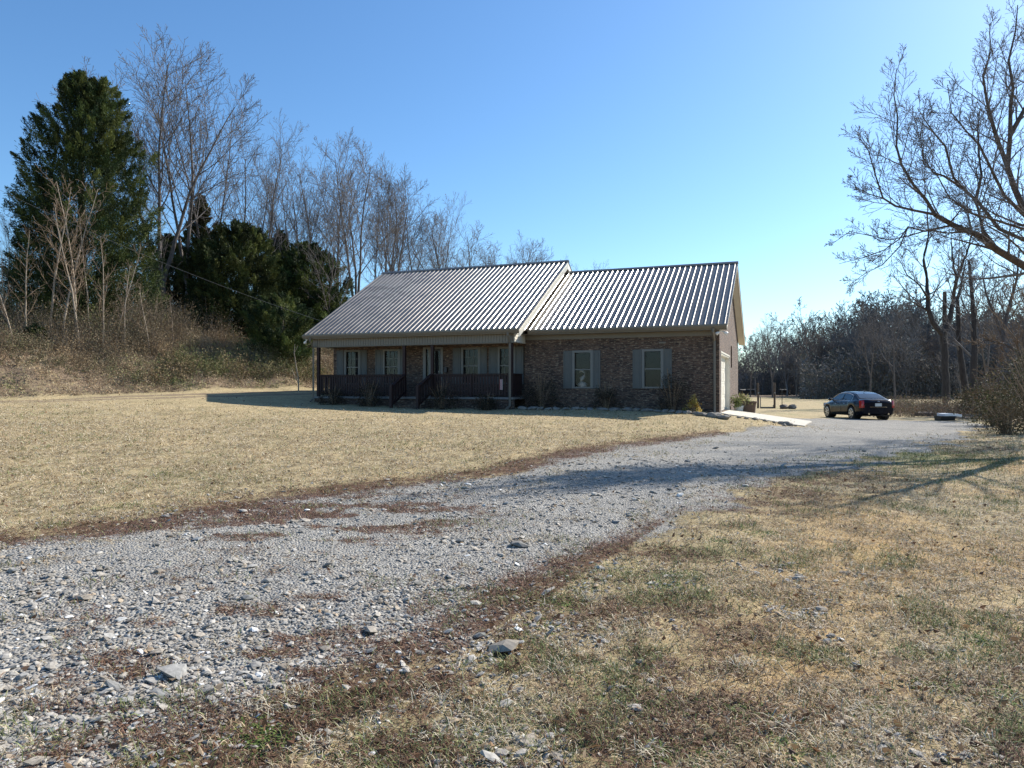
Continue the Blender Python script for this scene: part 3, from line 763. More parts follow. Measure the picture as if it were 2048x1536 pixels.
# the big tree whose trunk stands just outside the right edge
SB = S_(max=3, kids=[0, 8, 5, 0], seg=[10, 8, 6, 4, 3], min=.0045, up=[.03, .06, .05, .04, .02], wob=[.05, .07, .08, .09, .12], t0=[.15, .12, .1, .1], len=[.5, .55, .55, .5],
        rr=[.42, .5, .55, .5], ang=[(25, 58), (25, 52), (25, 52), (25, 50)])
big = shaped_tree('big_bare_tree', 90, [
 ([(2230, 1000, 16.4), (2222, 900, 16.6), (2205, 760, 16.8), (2180, 640, 17)], .30, .22, None),
 ([(2180, 640, 17), (2110, 575, 17), (2048, 532, 17), (1996, 500, 16.8), (1958, 471, 16.6), (1908, 450, 16.4), (1871, 429, 16.2)], .13, .052, (9, .35, 2.0)),
 ([(1871, 429, 16.2), (1854, 400, 16.2), (1829, 371, 16.1), (1804, 329, 16.0), (1794, 292, 16.0), (1796, 233, 16.1), (1790, 190, 16.1), (1795, 137, 16.2)], .045, .008, (16, .1, 1.3)),
 ([(1871, 429, 16.2), (1830, 421, 15.9), (1792, 412, 15.7), (1767, 396, 15.6), (1754, 354, 15.5), (1738, 300, 15.4), (1720, 275, 15.3)], .035, .007, (13, .15, 1.1)),
 ([(1767, 396, 15.6), (1740, 388, 15.5), (1715, 375, 15.4), (1698, 358, 15.3)], .015, .005, (6, .1, .6)),
 ([(1908, 450, 16.4), (1850, 462, 16.0), (1817, 454, 15.8), (1800, 478, 15.6), (1770, 500, 15.5), (1725, 516, 15.4), (1679, 527, 15.3)], .028, .005, (10, .2, .9)),
 ([(1817, 454, 15.8), (1802, 492, 15.7), (1765, 530, 15.5), (1730, 548, 15.4), (1700, 570, 15.3)], .016, .005, (8, .15, .7)),
 ([(1850, 462, 16.0), (1780, 480, 15.7), (1735, 470, 15.6), (1700, 463, 15.5), (1668, 486, 15.4)], .017, .005, (8, .1, .7)),
 ([(1996, 500, 16.8), (1967, 462, 16.8), (1954, 400, 16.9), (1965, 350, 17), (1960, 312, 17), (1957, 255, 17.1), (1962, 215, 17.1)], .055, .01, (15, .15, 1.5)),
 ([(2090, 500, 17.5), (2048, 479, 17.5), (2000, 458, 17.4), (1958, 404, 17.3), (1925, 375, 17.2), (1908, 354, 17.2), (1892, 292, 17.1), (1871, 267, 17), (1852, 240, 17), (1837, 215, 17)], .055, .008, (17, .2, 1.4)),
 ([(1925, 375, 17.2), (1890, 352, 17.0), (1868, 345, 16.9), (1848, 315, 16.8), (1842, 270, 16.7), (1850, 225, 16.7)], .03, .007, (12, .1, 1.1)),
 ([(2180, 640, 17), (2120, 520, 18), (2048, 417, 18), (2030, 375, 18), (2017, 333, 18), (2022, 270, 18), (2028, 175, 18), (2020, 120, 18), (2034, 60, 18), (2038, 8, 18)], .14, .012, (24, .25, 1.8)),
 ([(2017, 333, 18), (1995, 275, 17.8), (1975, 200, 17.8), (1968, 150, 17.7), (1985, 100, 17.6), (1981, 62, 17.6)], .06, .008, (15, .1, 1.4)),
 ([(2022, 270, 18), (2060, 200, 18.2), (2080, 110, 18.3), (2075, 60, 18.3)], .07, .01, (15, .1, 1.5)),
 ([(2060, 440, 17.0), (2010, 390, 16.8), (1985, 340, 16.6), (1960, 290, 16.6), (1935, 262, 16.5), (1905, 225, 16.4), (1897, 168, 16.4)], .05, .007, (16, .2, 1.2)),
 ([(2100, 470, 16.5), (2040, 455, 16.2), (1990, 440, 16.1), (1940, 425, 15.9), (1900, 395, 15.8), (1870, 340, 15.7), (1845, 330, 15.6)], .04, .007, (14, .2, 1.1)),
 ([(2120, 560, 17), (2060, 520, 16.4), (2010, 470, 16.0), (1975, 450, 15.8), (1900, 460, 15.5), (1850, 478, 15.3)], .03, .006, (12, .3, 1.0)),
 ([(2180, 640, 17), (2200, 480, 16), (2230, 300, 15.5), (2260, 150, 15.2)], .15, .03, (20, .2, 2.4)),
 ([(2200, 700, 16.8), (2330, 560, 16.4), (2430, 430, 16.2), (2480, 300, 16)], .13, .02, (16, .2, 2.2)),
 ], SB, M['bark_brown'], M['twig'], 'big bare tree reaching its limbs into the picture over the driveway', None, rscale=.92)
big.location.z += 0

# ------------------------------------------------------------------ cedars
def cedar(name, px, top, d, halfw, label, seed, hue=0, lobes=1, base=None, dens=1.0, group='dark evergreen cedars on the slope', skirt=.04, pw=.75):
    rg = np.random.default_rng(seed); x = PX(px, d); zb = gz(x, d); H = PZ(top, d)-zb; Rm = halfw*d/F
    root = empty(name, (x, d, zb))
    MB().tube([(0, 0, -.3), (.05, .03, H*.45), (0, 0, H*.9)], [.05*Rm+.1, .04*Rm+.05, .02], 8).build('trunk', M['bark_brown'], root, sm=True)
    ncl = int(680*dens*(H*Rm/45)**.7)+100
    h = skirt+(1-skirt)*rg.random(ncl)**1.3; az = rg.uniform(0, 2*np.pi, ncl)
    prof = (1-h)**pw*(.55+.45*smooth(0, .22, h))/.62
    prof = np.clip(prof, 0.05, 1)*(0.80+.42*(vnoise(az*1.3, h*6, seed)-.2))
    rr = Rm*prof*(rg.random(ncl)**.42)
    cx = rr*np.cos(az); cy = rr*np.sin(az); cz = h*H
    if lobes == 2:
        m = (h > .72) & (rg.random(ncl) < .35); cx[m] += Rm*.28; cz[m] -= H*.02
    Lb = (.65+.75*rg.random(ncl))*(.5+.75*(1-h))*(Rm/3.0)**.6
    el = rg.uniform(.25, .95, ncl)+.25*h; az2 = az+rg.normal(0, .35, ncl)
    B = np.stack([np.cos(az2)*np.cos(el), np.sin(az2)*np.cos(el), np.sin(el)], 1)
    per = int(190)
    cl = np.repeat(np.arange(ncl), per); n = len(cl)
    t = rg.random(n)**.75
    lat = rg.normal(size=(n, 3))*(.24*(1.12-t)*Lb[cl])[:, None]
    base = np.stack([cx, cy, cz], 1)*1.0-B*(Lb*.62)[:, None]
    C = base[cl]+B[cl]*(t*Lb[cl])[:, None]+lat
    C[:, 2] += -.10*Lb[cl]*np.sin(t*3.14)
    D = B[cl]*.9+rg.normal(size=(n, 3))*.5+lat*1.5
    V, Q = cards(C, D, rg.uniform(.10, .26, n)*(d/45), rg.uniform(.022, .05, n)*(d/45), rg)
    ccol = np.array([(.032, .052, .017), (.062, .084, .023), (.020, .034, .014), (.085, .100, .028)])[rg.integers(4, size=ncl)]*rg.uniform(.6, 1.5, (ncl, 1))
    if hue: ccol = ccol*(1-hue)+np.array((.12, .085, .045))*hue
    c = ccol[cl]*rg.uniform(.75, 1.3, (n, 1))
    link('crown', make_mesh('crown', V, quads=Q, cols=np.repeat(c, 4, 0), mat=M['needles']), root)
    tag(root, label, 'tree', group)
cedar('cedar_tree', 160, 148, 40, 142, 'biggest dark green cedar towering at the left, with a double top', 1, lobes=2, dens=2.3, pw=.60)
cedar('cedar_tree', 402, 392, 52, 62, 'brownish green pointed cedar below the tall bare trees', 2, hue=.35, dens=1.1)
cedar('cedar_tree', 478, 448, 49, 118, 'broad bushy cedar in the middle of the slope', 3, dens=2.1, pw=.5, hue=.08)
cedar('cedar_tree', 560, 462, 56, 62, 'narrow cedar half hidden behind the broad one', 4, dens=1.0)
cedar('cedar_tree', 612, 488, 51, 92, 'round topped cedar next to the porch roof', 5, dens=1.9, pw=.5)
cedar('cedar_tree', 335, 470, 53, 70, 'dark cedar between the biggest one and the brownish one', 6, dens=1.0, pw=.55)
cedar('cedar_tree', 655, 585, 53, 60, 'low cedar close behind the left end of the house', 7, dens=.9, pw=.45)
cedar('cedar_tree', 562, 590, 41, 72, 'low dense cedar at the foot of the slope left of the house', 8, dens=1.0, pw=.4)
cedar('young_cedar', 70, 650, 33.5, 26, 'small young cedar in the brown brush at the left', 9, dens=.5, group='small evergreens in the brush')

# right hand evergreen brush
def leafy_bush(name, x, y, w, h, label, cat, seed, cols, n=5000, leaf=(.03, .07), group=None, stems=14, mat=None, flat=1.0, zoff=0):
    rg = np.random.default_rng(seed); rnd = random.Random(seed); zb = gz(x, y)+zoff
    root = empty(name, (x, y, zb))
    st = MB()
    tips = []
    for k in range(stems):
        a = rnd.uniform(0, 6.28); r = w*rnd.uniform(.15, .9); hh = h*rnd.uniform(.6, 1.25)
        p = [(0.1*w*math.cos(a), .1*w*math.sin(a), -.05), (r*.5*math.cos(a), r*.5*math.sin(a)*flat, hh*.55), (r*math.cos(a), r*math.sin(a)*flat, hh)]
        st.tube(p, [.012+.004*h, .008+.003*h, .004], 4); tips.append(p[-1]); tips.append(p[1])
    st.build('stems', M['twig_brown'], root)
    ncl = max(12, int(n/45)); az = rg.uniform(0, 6.28, ncl); u = rg.random(ncl)**.45; hz = rg.random(ncl)
    ht = .05+.95*hz*(.55+.6*vnoise(az*1.1, hz*0, seed+3)); wr = w*np.sqrt(np.clip(1-(np.abs(ht-.4)/.68)**2.2, .03, 1))*u*(.45+1.0*vnoise(az*1.5, ht*4, seed))
    C0 = np.stack([wr*np.cos(az), wr*np.sin(az)*flat, ht*h], 1)
    cl = rg.integers(ncl, size=n); s = .11*min(w, h)+.03
    C = C0[cl]+rg.normal(size=(n, 3))*s
    C[:, 2] = np.maximum(C[:, 2], .02)
    V, Q = cards(C, rg.normal(size=(n, 3))+np.array((0, 0, .4)), rg.uniform(leaf[0], leaf[1], n)*1.5, rg.uniform(leaf[0], leaf[1], n)*.75, rg)
    cc = np.array(cols)[rg.integers(len(cols), size=ncl)]*rg.uniform(.7, 1.3, (ncl, 1))
    c = cc[cl]*rg.uniform(.7, 1.3, (n, 1))
    link('foliage', make_mesh('foliage', V, quads=Q, cols=np.repeat(c, 4, 0), mat=mat or M['leafy']), root)
    tag(root, label, cat, group)
    return root
OL = [(.055, .06, .026), (.08, .075, .035), (.032, .04, .02), (.10, .08, .045), (.07, .055, .035)]
BR = [(.15, .10, .055), (.10, .07, .04), (.19, .14, .08), (.08, .07, .035)]
def at(px, d): return PX(px, d), d
x, y = at(2066, 27.5); leafy_bush('evergreen_shrub', x, y, 1.5, 2.9, 'olive green evergreen shrub at the right edge above the driveway', 'shrub', 21, OL, 6500, (.03, .075), 'brush at the right edge', 60)
x, y = at(1988, 30.5); leafy_bush('evergreen_shrub', x, y, 1.2, 1.9, 'low green brown shrub beyond the pile of branches', 'shrub', 22, OL+BR[:2], 3600, (.03, .07), 'brush at the right edge', 50)
x, y = at(2085, 24); leafy_bush('evergreen_shrub', x, y, 1.6, 2.6, 'dark evergreen shrub cut by the right edge of the photo', 'shrub', 23, OL, 5000, (.03, .07), 'brush at the right edge', 60)
x, y = at(1968, 43); leafy_bush('dead_shrub', x, y, 1.5, 1.5, 'rust brown dead shrub at the foot of the two dark trunks', 'shrub', 24, BR, 4500, (.04, .09), 'brush at the right edge', 30, M['brush'])
x, y = at(2015, 23); leafy_bush('dead_shrub', x, y, .9, .95, 'low grey brown dead shrub on the grass at the right edge', 'shrub', 25, BR, 2500, (.02, .06), 'brush at the right edge', 30, M['brush'])

# ------------------------------------------------------------------ brush on the bank (uncountable)
def brush_mass(name, label, seed, n_st, n_leaf, samp, hfun, cols, leafsz=(.04, .10), rad=.006, mat=None):
    rg = np.random.default_rng(seed); x, y = samp(rg, n_st); m = len(x); z = ground(x, y)
    h = hfun(x, y, rg)
    lean = rg.normal(size=(m, 2))*.28
    br = []
    VV = []; QQ = []; CC = []; off = 0
    pal = np.array(cols)
    # stems: 3-sided arcs, 4 rings
    T = np.array((0, .35, .7, 1.0))
    P = np.empty((m, 4, 3))
    for k, t in enumerate(T):
        P[:, k, 0] = x+lean[:, 0]*h*t*t+rg.normal(size=m)*.03*h; P[:, k, 1] = y+lean[:, 1]*h*t*t+rg.normal(size=m)*.03*h; P[:, k, 2] = z-.05+h*t
    a = np.array((0, 2.094, 4.189)); ring = np.stack([np.cos(a), np.sin(a), 0*a], 1)
    rr = (rad*(1+.5*h))[:, None, None, None]*np.array((1, .8, .55, .2))[None, :, None, None]
    V = P[:, :, None, :]+ring[None, None]*rr
    V = V.reshape(-1, 3)
    idx = np.arange(m)[:, None, None]*12+np.arange(3)[None, :, None]*3; j = np.arange(3)[None, None, :]; k = (j+1) % 3
    Q = np.stack([idx+j, idx+k, idx+3+k, idx+3+j], -1).reshape(-1, 4)
    c = np.array((.20, .155, .11))*rg.uniform(.6, 1.5, (m, 1)); VV.append(V); QQ.append(Q); CC.append(np.repeat(c, 12, 0)); off = len(V)
    # side twigs and leaves
    s = rg.integers(m, size=n_leaf); t = rg.random(n_leaf)**.8
    f = t*3; i = np.minimum(f.astype(int), 2); w = (f-i)[:, None]
    B = P[s, i]*(1-w)+P[s, i+1]*w+rg.normal(size=(n_leaf, 3))*(.05+.10*h[s])[:, None]
    B[:, 2] = np.maximum(B[:, 2], z[s]+.02)
    V, Q = cards(B, rg.normal(size=(n_leaf, 3))+np.array((0, 0, .6)), rg.uniform(leafsz[0], leafsz[1], n_leaf)*1.8, rg.uniform(leafsz[0], leafsz[1], n_leaf)*.5, rg)
    patch = vnoise(x*.9, y*.9, seed); ci = np.clip((patch*len(pal)+rg.normal(size=m)*.7).astype(int), 0, len(pal)-1)
    c = pal[ci][s]*rg.uniform(.65, 1.35, (n_leaf, 1))
    VV.append(V); QQ.append(Q+off); CC.append(np.repeat(c, 4, 0))
    me = make_mesh(name, np.concatenate(VV), quads=np.concatenate(QQ), cols=np.concatenate(CC), mat=mat or M['brush'])
    tag(link(name, me), label, 'undergrowth', None, 'stuff')
def samp_bank(lo, hi, xr=(-34, -7)):
    def f(rg, n):
        x = rg.uniform(xr[0], xr[1], n*8); y = rg.uniform(20, 50, n*8); s = toe_sd(x, y)
        ok = (s > lo) & (s < hi - 8*(hi > 8)*smooth(-20, -15, x)) & (np.abs(x/y) < .80); x, y = x[ok][:n], y[ok][:n]; return x, y
    return f
def hb(x, y, rg):
    s = toe_sd(x, y); right = smooth(-19.5, -15.5, x)
    return (.35+1.75*smooth(3.2, 6.5, s)*(1-.84*right))*(.25+1.25*vnoise(x*.55, y*.55, 12))*rg.uniform(.6, 1.3, len(x))
def clustered(base, nc, sd_):
    def f(rg, n):
        cx, cy = base(rg, nc); m = len(cx); k = rg.integers(m, size=n); return cx[k]+rg.normal(0, sd_, n), cy[k]+rg.normal(0, sd_, n)
    return f
brush_mass('undergrowth', 'tangle of brown leafless brush and vines covering the bank', 31, 9000, 340000, clustered(samp_bank(2.8, 15), 330, .55), hb,
   [(.26, .18, .105), (.21, .16, .09), (.33, .26, .165), (.17, .165, .08), (.23, .155, .10)], (.02, .055))
def hb2(x, y, rg): return rg.uniform(.1, .5, len(x))*(.6+.6*vnoise(x, y, 3))
brush_mass('dead_weeds', 'low dead weeds and leaf litter on the lower part of the bank', 32, 4200, 40000, samp_bank(.5, 4.2, (-34, -7)), hb2,
   [(.34, .25, .15), (.42, .34, .22), (.24, .17, .11), (.26, .26, .12)], (.03, .07), .003)
def hv(x, y, rg): return rg.uniform(.25, 1.0, len(x))
def samp_v(rg, n):
    x = rg.uniform(-17, -9.5, n*6); y = rg.uniform(32, 42, n*6); s = toe_sd(x, y); ok = (s > 1.6) & (s < 4.5); return x[ok][:n], y[ok][:n]
brush_mass('honeysuckle', 'greenish honeysuckle tangle below the broad cedar', 33, 700, 26000, samp_v, hv, [(.16, .17, .07), (.22, .19, .09), (.12, .14, .05), (.27, .20, .11)], (.035, .08))
def samp_r(rg, n):
    x = rg.uniform(16, 32, n*4); y = rg.uniform(38, 60, n*4); ok = (x/y > .48) & (x/y < .8) & (y > 40); return x[ok][:n], y[ok][:n]
brush_mass('roadside_weeds', 'pale dead weeds at the foot of the trees behind the white lid', 34, 2600, 26000, samp_r, lambda x, y, rg: rg.uniform(.25, 1.1, len(x)),
   [(.22, .17, .13), (.17, .13, .10), (.26, .17, .10), (.16, .16, .08)], (.04, .09), .005)

# pale saplings in front of the big cedar
SS = S_(max=2, kids=[16, 6, 0, 0], seg=[9, 4, 3, 2, 2], min=.006, wob=[.035, .12, .15, .2, .2], up=[.02, .10, .06, 0, 0], t0=[.25, .1, .1, .1], len=[.26, .45, .5, .5], rr=[.45, .5, .5, .5])
sap = []
for s in (201, 202, 203):
    out = bare_tree_meshes(s, 6, .045, SS, 1, .08)
    root = empty('sapling', (0, 0, 0))
    V, Q = to_arrays(out, (0,)); link('trunk', make_mesh('trunk', V, quads=Q, smooth_shade=True, mat=M['bark_pale']), root)
    V, Q = to_arrays(out, (1, 2)); link('crown', make_mesh('crown', V, quads=Q, smooth_shade=True, mat=M['twig_brown']), root)
    sap.append(root)
su = [False]*3
for k, (px, top, dd, lab) in enumerate([(28, 470, 33, 'pale sapling leaning at the far left of the brush'), (55, 455, 34, 'pale sapling second from the left edge'),
    (100, 365, 36, 'slim sapling in front of the left flank of the big cedar'), (122, 340, 35.5, 'tallest pale sapling in front of the big cedar'), (150, 352, 36, 'sapling right beside the tallest pale one'),
    (160, 400, 34.5, 'short pale sapling in front of the big cedar trunk'), (205, 470, 35, 'thin sapling in front of the right flank of the big cedar'), (250, 520, 36, 'low sapling under the right edge of the big cedar'),
    (75, 390, 37, 'bare sapling between the far left ones and the cedar'), (300, 560, 36, 'thin sapling under the leaning bare tree'), (182, 430, 37, 'sapling with many fine twigs before the cedar'),
    (20, 500, 36, 'short sapling at the left edge of the photo'), (230, 480, 37, 'grey sapling deep in the brush right of the big cedar'), (345, 590, 38, 'last thin sapling before the middle cedars')]):
    i = k % 3; o = sap[i] if not su[i] else copy_tree(sap[i]); su[i] = True
    x = PX(px, dd); zb = gz(x, dd); H = PZ(top, dd)-zb; s = H/6*1.02
    o.location = (x, dd, zb); o.scale = (s*1.1, s*1.1, s); o.rotation_euler = (0, R(-4+(k*37 % 9)), k*1.3); tag(o, lab, 'sapling', 'young bare saplings in front of the big cedar')
# forked white stick by the porch
st = empty('bare_sapling', (*at(597, 35.5), gz(*at(597, 35.5))))
MB().tube([(0, 0, -.1), (0, 0, .55), (-.08, 0, 1.0), (-.22, 0, 1.9), (-.18, 0, 2.3)], [.035, .03, .026, .018, .01], 6).build('trunk', M['bark_pale'], st)
MB().tube([(0, 0, .35), (-.25, 0, .9), (-.35, 0, 1.15)], [.02, .013, .008], 5).build('branch', M['bark_pale'], st)
MB().tube([(-.2, 0, 1.9), (-.02, 0, 2.25)], [.012, .006], 5).build('branch', M['bark_pale'], st)
tag(st, 'crooked white dead sapling standing left of the porch', 'sapling')

# ------------------------------------------------------------------ the house
H0 = .7
hs = empty('brick_house', (7.5, 26.2, H0), R(-20.97))
tag(hs, 'single storey brick ranch house with ribbed metal roof, covered porch and garage', 'house')
SL = .555
gE = dict(ye=-.5, ze=3.17)      # garage wing eave (top surface)
pE = dict(ye=-1.45, ze=3.17)    # porch block eave
YR = 5.0
gRz = 3.17+SL*5.5; pRz = 3.17+SL*6.45
def win_h(): pass
def openings_wall(mb, axis, a0, a1, z0, z1, c, depth, ops):
    """flat wall sheet with real openings; axis 'x': wall runs along x at y=c facing -y; axis 'y': runs along y at x=c facing +x"""
    A = sorted({a0, a1, *[o[0] for o in ops], *[o[1] for o in ops]}); Z = sorted({z0, z1, *[o[2] for o in ops], *[o[3] for o in ops]})
    def P(a, z, k=0): return (a, c+k, z) if axis == 'x' else (c-k, a, z)
    for i in range(len(A)-1):
        for j in range(len(Z)-1):
            ma, mz = (A[i]+A[i+1])/2, (Z[j]+Z[j+1])/2
            if any(o[0] < ma < o[1] and o[2] < mz < o[3] for o in ops): continue
            mb.add([P(A[i], Z[j]), P(A[i+1], Z[j]), P(A[i+1], Z[j+1]), P(A[i], Z[j+1])], [(0, 1, 2, 3)])
    for o in ops:
        q = [(o[0], o[2]), (o[1], o[2]), (o[1], o[3]), (o[0], o[3])]
        for k in range(4):
            a, b = q[k], q[(k+1) % 4]
            mb.add([P(*a), P(*b), P(b[0], b[1], depth), P(a[0], a[1], depth)], [(0, 1, 2, 3)])
def sx(px, v):      # where the sight line of column px meets the wall plane v; gives local x
    t = (px-1024)/F; s = (7.5+.358*v-(26.2+.934*v)*t)/(.934+.358*t); return -s
PW = .3             # porch wall plane
gwin = [(sx(1146.5, 0), sx(1183.5, 0)), (sx(1286, 0), sx(1324.5, 0))]
gz0, gz1 = .90, 2.32
pwin = [(sx(690, PW), sx(718.5, PW)), (sx(767, PW), sx(798, PW)), (sx(924, PW), sx(958.5, PW)), (sx(997, PW), sx(1028, PW))]
pz0, pz1 = 1.07, 2.55
door = (sx(846, PW), sx(886, PW), .54, 2.62)
mb = MB()
openings_wall(mb, 'x', -7.48, 0, -.6, 3.12, 0, .14, [(a, b, gz0, gz1) for a, b in gwin])
mb.build('wall', M['brick'], hs)
mb = MB()
openings_wall(mb, 'x', -16.7, -7.48, -.2, 3.5, PW, .14, [(a, b, pz0, pz1) for a, b in pwin]+[door])
mb.build('wall', M['brick'], hs)
# garage gable wall (faces right), with the garage door and the slit window
gd = (.5, 4.55, -.02, 2.2); sl = (5.35, 6.05, 1.78, 2.72)
mb = MB(); openings_wall(mb, 'y', 0, 10, -.7, 3.38, 0, .22, [gd, sl])
mb.add([(0, 0, 3.38), (0, 10, 3.38), (0, 5, 3.38+SL*5)], [(0, 1, 2)]); mb.build('gable_wall', M['brick'], hs)
mb = MB().add([(-16.7, PW, -.6), (-16.7, 10, -.6), (-16.7, 10, 3.9), (-16.7, 5, 6.6), (-16.7, PW, 3.95)], [(0, 1, 2, 3, 4)]); mb.build('gable_wall', M['brick'], hs)
MB().add([(-16.7, 10, -.6), (0, 10, -.6), (0, 10, 3.38), (-16.7, 10, 3.38)], [(0, 1, 2, 3)]).build('rear_wall', M['brick'], hs)
MB().add([(-16.7, 10.001, 3.38), (-7.4, 10.001, 3.38), (-7.4, 10.001, 3.95), (-16.7, 10.001, 3.95)], [(0, 1, 2, 3)]).box(-16.65, -.25, .32, 9.9, 2.93, 2.95).box(-7.4, -.25, .16, .32, 2.93, 2.95).build('interior_wall', M['interior'], hs)

# roofs
def roof(x0, x1, ye, ze, name, yb, first_rib, rise=.025):
    mb = MB(); th = .035
    yr = YR; zr = ze+SL*(yr-ye); zb = zr-SL*(yb-yr)
    n = math.hypot(1, SL); ny, nz = -SL/n, 1/n
    mb.prism_x([(ye, ze), (yr, zr), (yb, zb), (yb, zb-th), (yr, zr-th), (ye, ze-th)], x0, x1)
    x = first_rib
    while x < x1-.05:
        for side in (0, 1):
            a = (ye-.012, ze-SL*.012) if side == 0 else (yb+.012, zb-SL*.012); b = (yr, zr)
            sgn = -1 if side == 0 else 1
            hy, hz = sgn*SL/n*rise, rise/n
            pr = [(x-.028, 0), (x-.009, 1), (x+.009, 1), (x+.028, 0)]
            vs = [(px, a[0]+hy*k, a[1]+hz*k+.0015) for px, k in pr]+[(px, b[0]+hy*k, b[1]+hz*k+.0015) for px, k in pr]
            mb.add(vs, [(0, 1, 5, 4), (1, 2, 6, 5), (2, 3, 7, 6), (0, 1, 2, 3)])
        x += .2286
    o = mb.build(name, M['roof'], hs)
    # ridge cap
    cap = MB(); w = .13; hh = .040
    cap.prism_x([(yr-w, zr-SL*w+hh), (yr, zr+hh+.02), (yr+w, zr-SL*w+hh), (yr+w, zr-SL*w+hh-.015), (yr, zr+hh), (yr-w, zr-SL*w+hh-.015)], x0-.02, x1+.02)
    c = cap.build('ridge_cap', M['roof'], o)
    return o, zr, zb
roof_m, pz_r, pz_b = roof(-17.02, -7.16, -1.45, 3.17, 'roof', 11.0, -16.93)
tag(roof_m, 'higher ribbed metal roof over the porch block')
roof_g, gz_r, gz_b = roof(-7.455, .32, -.5, 3.17, 'roof', 10.5, -7.33)
tag(roof_g, 'lower ribbed metal roof over the garage')

# rakes: fascia + soffit boards
def rake(x_face, x_wall, ye, ze, yb, mat, th=.035, fh=.17, name='rake_board'):
    zr = ze+SL*(YR-ye); zb = zr-SL*(yb-YR)
    s = 1 if x_face > x_wall else -1
    mb = MB()
    xa, xb = (x_face-.03*s, x_face)
    for (y0, z0, y1, z1) in ((ye, ze, YR, zr), (YR, zr, yb, zb)):
        mb.prism_x([(y0, z0-th-.002), (y1, z1-th-.002), (y1, z1-th-fh), (y0, z0-th-fh)], min(xa, xb), max(xa, xb))
    mb.build(name, mat, hs)
    so = MB()
    for (y0, z0, y1, z1) in ((ye, ze, YR, zr), (YR, zr, yb, zb)):
        so.prism_x([(y0, z0-th-.10), (y1, z1-th-.10), (y1, z1-th-.12), (y0, z0-th-.12)], min(x_wall, xa-.0*s), max(x_wall, xa))
    so.build('rake_soffit', M['cream'], hs)
rake(-7.18, -7.47, -1.45, 3.17, 11.0, M['cream'], fh=.30)
mb = MB(); VL = []; k = 0; t = .05
while t < 7.3:      # laps of the siding strip under the rake, one zigzag sheet
    for dt, xo in ((0, -.179), (.004, -.168), (.10, -.176)):
        cy = -1.45+(t+dt)*math.cos(math.atan(SL)); cz = 3.17+SL*(cy+1.45)
        VL += [(-7+xo, cy, cz-.332), (-7+xo, cy+.02, cz-.115)]
    t += .105
mb.add(VL, [(i, i+2, i+3, i+1) for i in range(0, len(VL)-2, 2)])
mb.build('rake_lap', M['cream'], hs)
rake(.30, 0.003, -.5, 3.17, 10.5, M['cream'])
rake(-17.0, -16.703, -1.45, 3.17, 11.0, M['trim'])

# gable siding of the porch block: real lapped courses above the garage roof and over the porch end
mb = MB()
def y_p(z): return pE['ye']+(z+.12-pE['ze'])/SL
def y_g(z): return gE['ye']+(z-.0-gE['ze'])/SL
z = 2.66
while z < 6.3:
    z1 = min(z+.105, 6.3)
    def ends(zz):
        a = max(-1.19, y_p(zz)); b = .0 if zz < 3.25 else y_g(zz)+.12
        if zz > gz_r-.05: b = 2*YR-y_p(zz)
        return a, max(a+.01, b)
    a0, b0 = ends(z); a1, b1 = ends(z1)
    mb.add([(-7.455, a0, z), (-7.455, b0, z), (-7.468, b1, z1), (-7.468, a1, z1), (-7.47, a0, z), (-7.47, b0, z)], [(0, 1, 2, 3), (4, 5, 1, 0)])
    z += .105
mb.prism_x([(-1.19, 2.66), (0, 2.66), (0, 3.1), (10, 3.1), (YR, pz_r-.16), (-1.19, 3.17+SL*.26-.14)], -7.60, -7.4715)
mb.build('siding', M['cream'], hs)
# roof-to-wall flashing beside the garage roof
fl = MB()
for (y0, z0, y1, z1) in ((-.45, 3.20, YR, 3.17+SL*5.5+.0),):
    fl.prism_x([(y0, z0), (y1, z1), (y1, z1+.05), (y0, z0+.05)], -7.452, -7.37)
fl.build('flashing', M['trim'], hs)

# eaves: gutters, fascia, soffit, frieze
def gutter(x0, x1, ye, ze, drop=.15):
    mb = MB()
    pr = [(ye-.015, ze-.03), (ye-.015, ze-drop-.01), (ye-.075, ze-drop-.01), (ye-.12, ze-.07), (ye-.12, ze-.03), (ye-.11, ze-.03), (ye-.11, ze-.065), (ye-.07, ze-drop), (ye-.025, ze-drop), (ye-.025, ze-.03)]
    mb.prism_x(pr, x0, x1)
    mb.build('gutter', M['trim'], hs)
gutter(-17.0, -7.18, -1.45, 3.17); gutter(-7.15, .30, -.5, 3.17)
MB().box(-7.15, .30, -.512, -.49, 2.97, 3.13).build('fascia', M['trim'], hs)
MB().box(-17.0, -7.2, -1.462, -1.44, 2.97, 3.13).build('fascia', M['trim'], hs)
MB().box(-7.45, .27, -.488, .0, 2.985, 3.0).build('soffit', M['trim'], hs)
MB().box(-16.98, -7.2, -1.438, -1.20, 2.985, 3.0).build('soffit', M['trim'], hs)
MB().box(-7.455, 0, -.03, -.003, 2.80, 2.984).box(-7.455, 0, -.045, -.031, 2.88, 2.984).build('frieze_board', M['trim'], hs)
# porch beam clad in vertical siding
mb = MB().box(-16.72, -7.49, -1.185, -1.02, 2.66, 3.10)
x = -16.72
while x < -7.52:
    w = min(.118, -7.49-x); mb.box(x+.006, x+w-.006, -1.20, -1.1855, 2.67, 2.984); x += .12
mb.box(-16.72, -7.49, -1.215, -1.01, 2.63, 2.659)
mb.build('porch_beam', M['trim'], hs)
mb = MB().box(-16.72, -16.56, -1.02, PW, 2.66, 3.10); mb.build('porch_beam', M['trim'], hs)
MB().box(-16.55, -7.49, -1.0, PW-.002, 2.70, 2.72).build('porch_ceiling', M['cream'], hs)

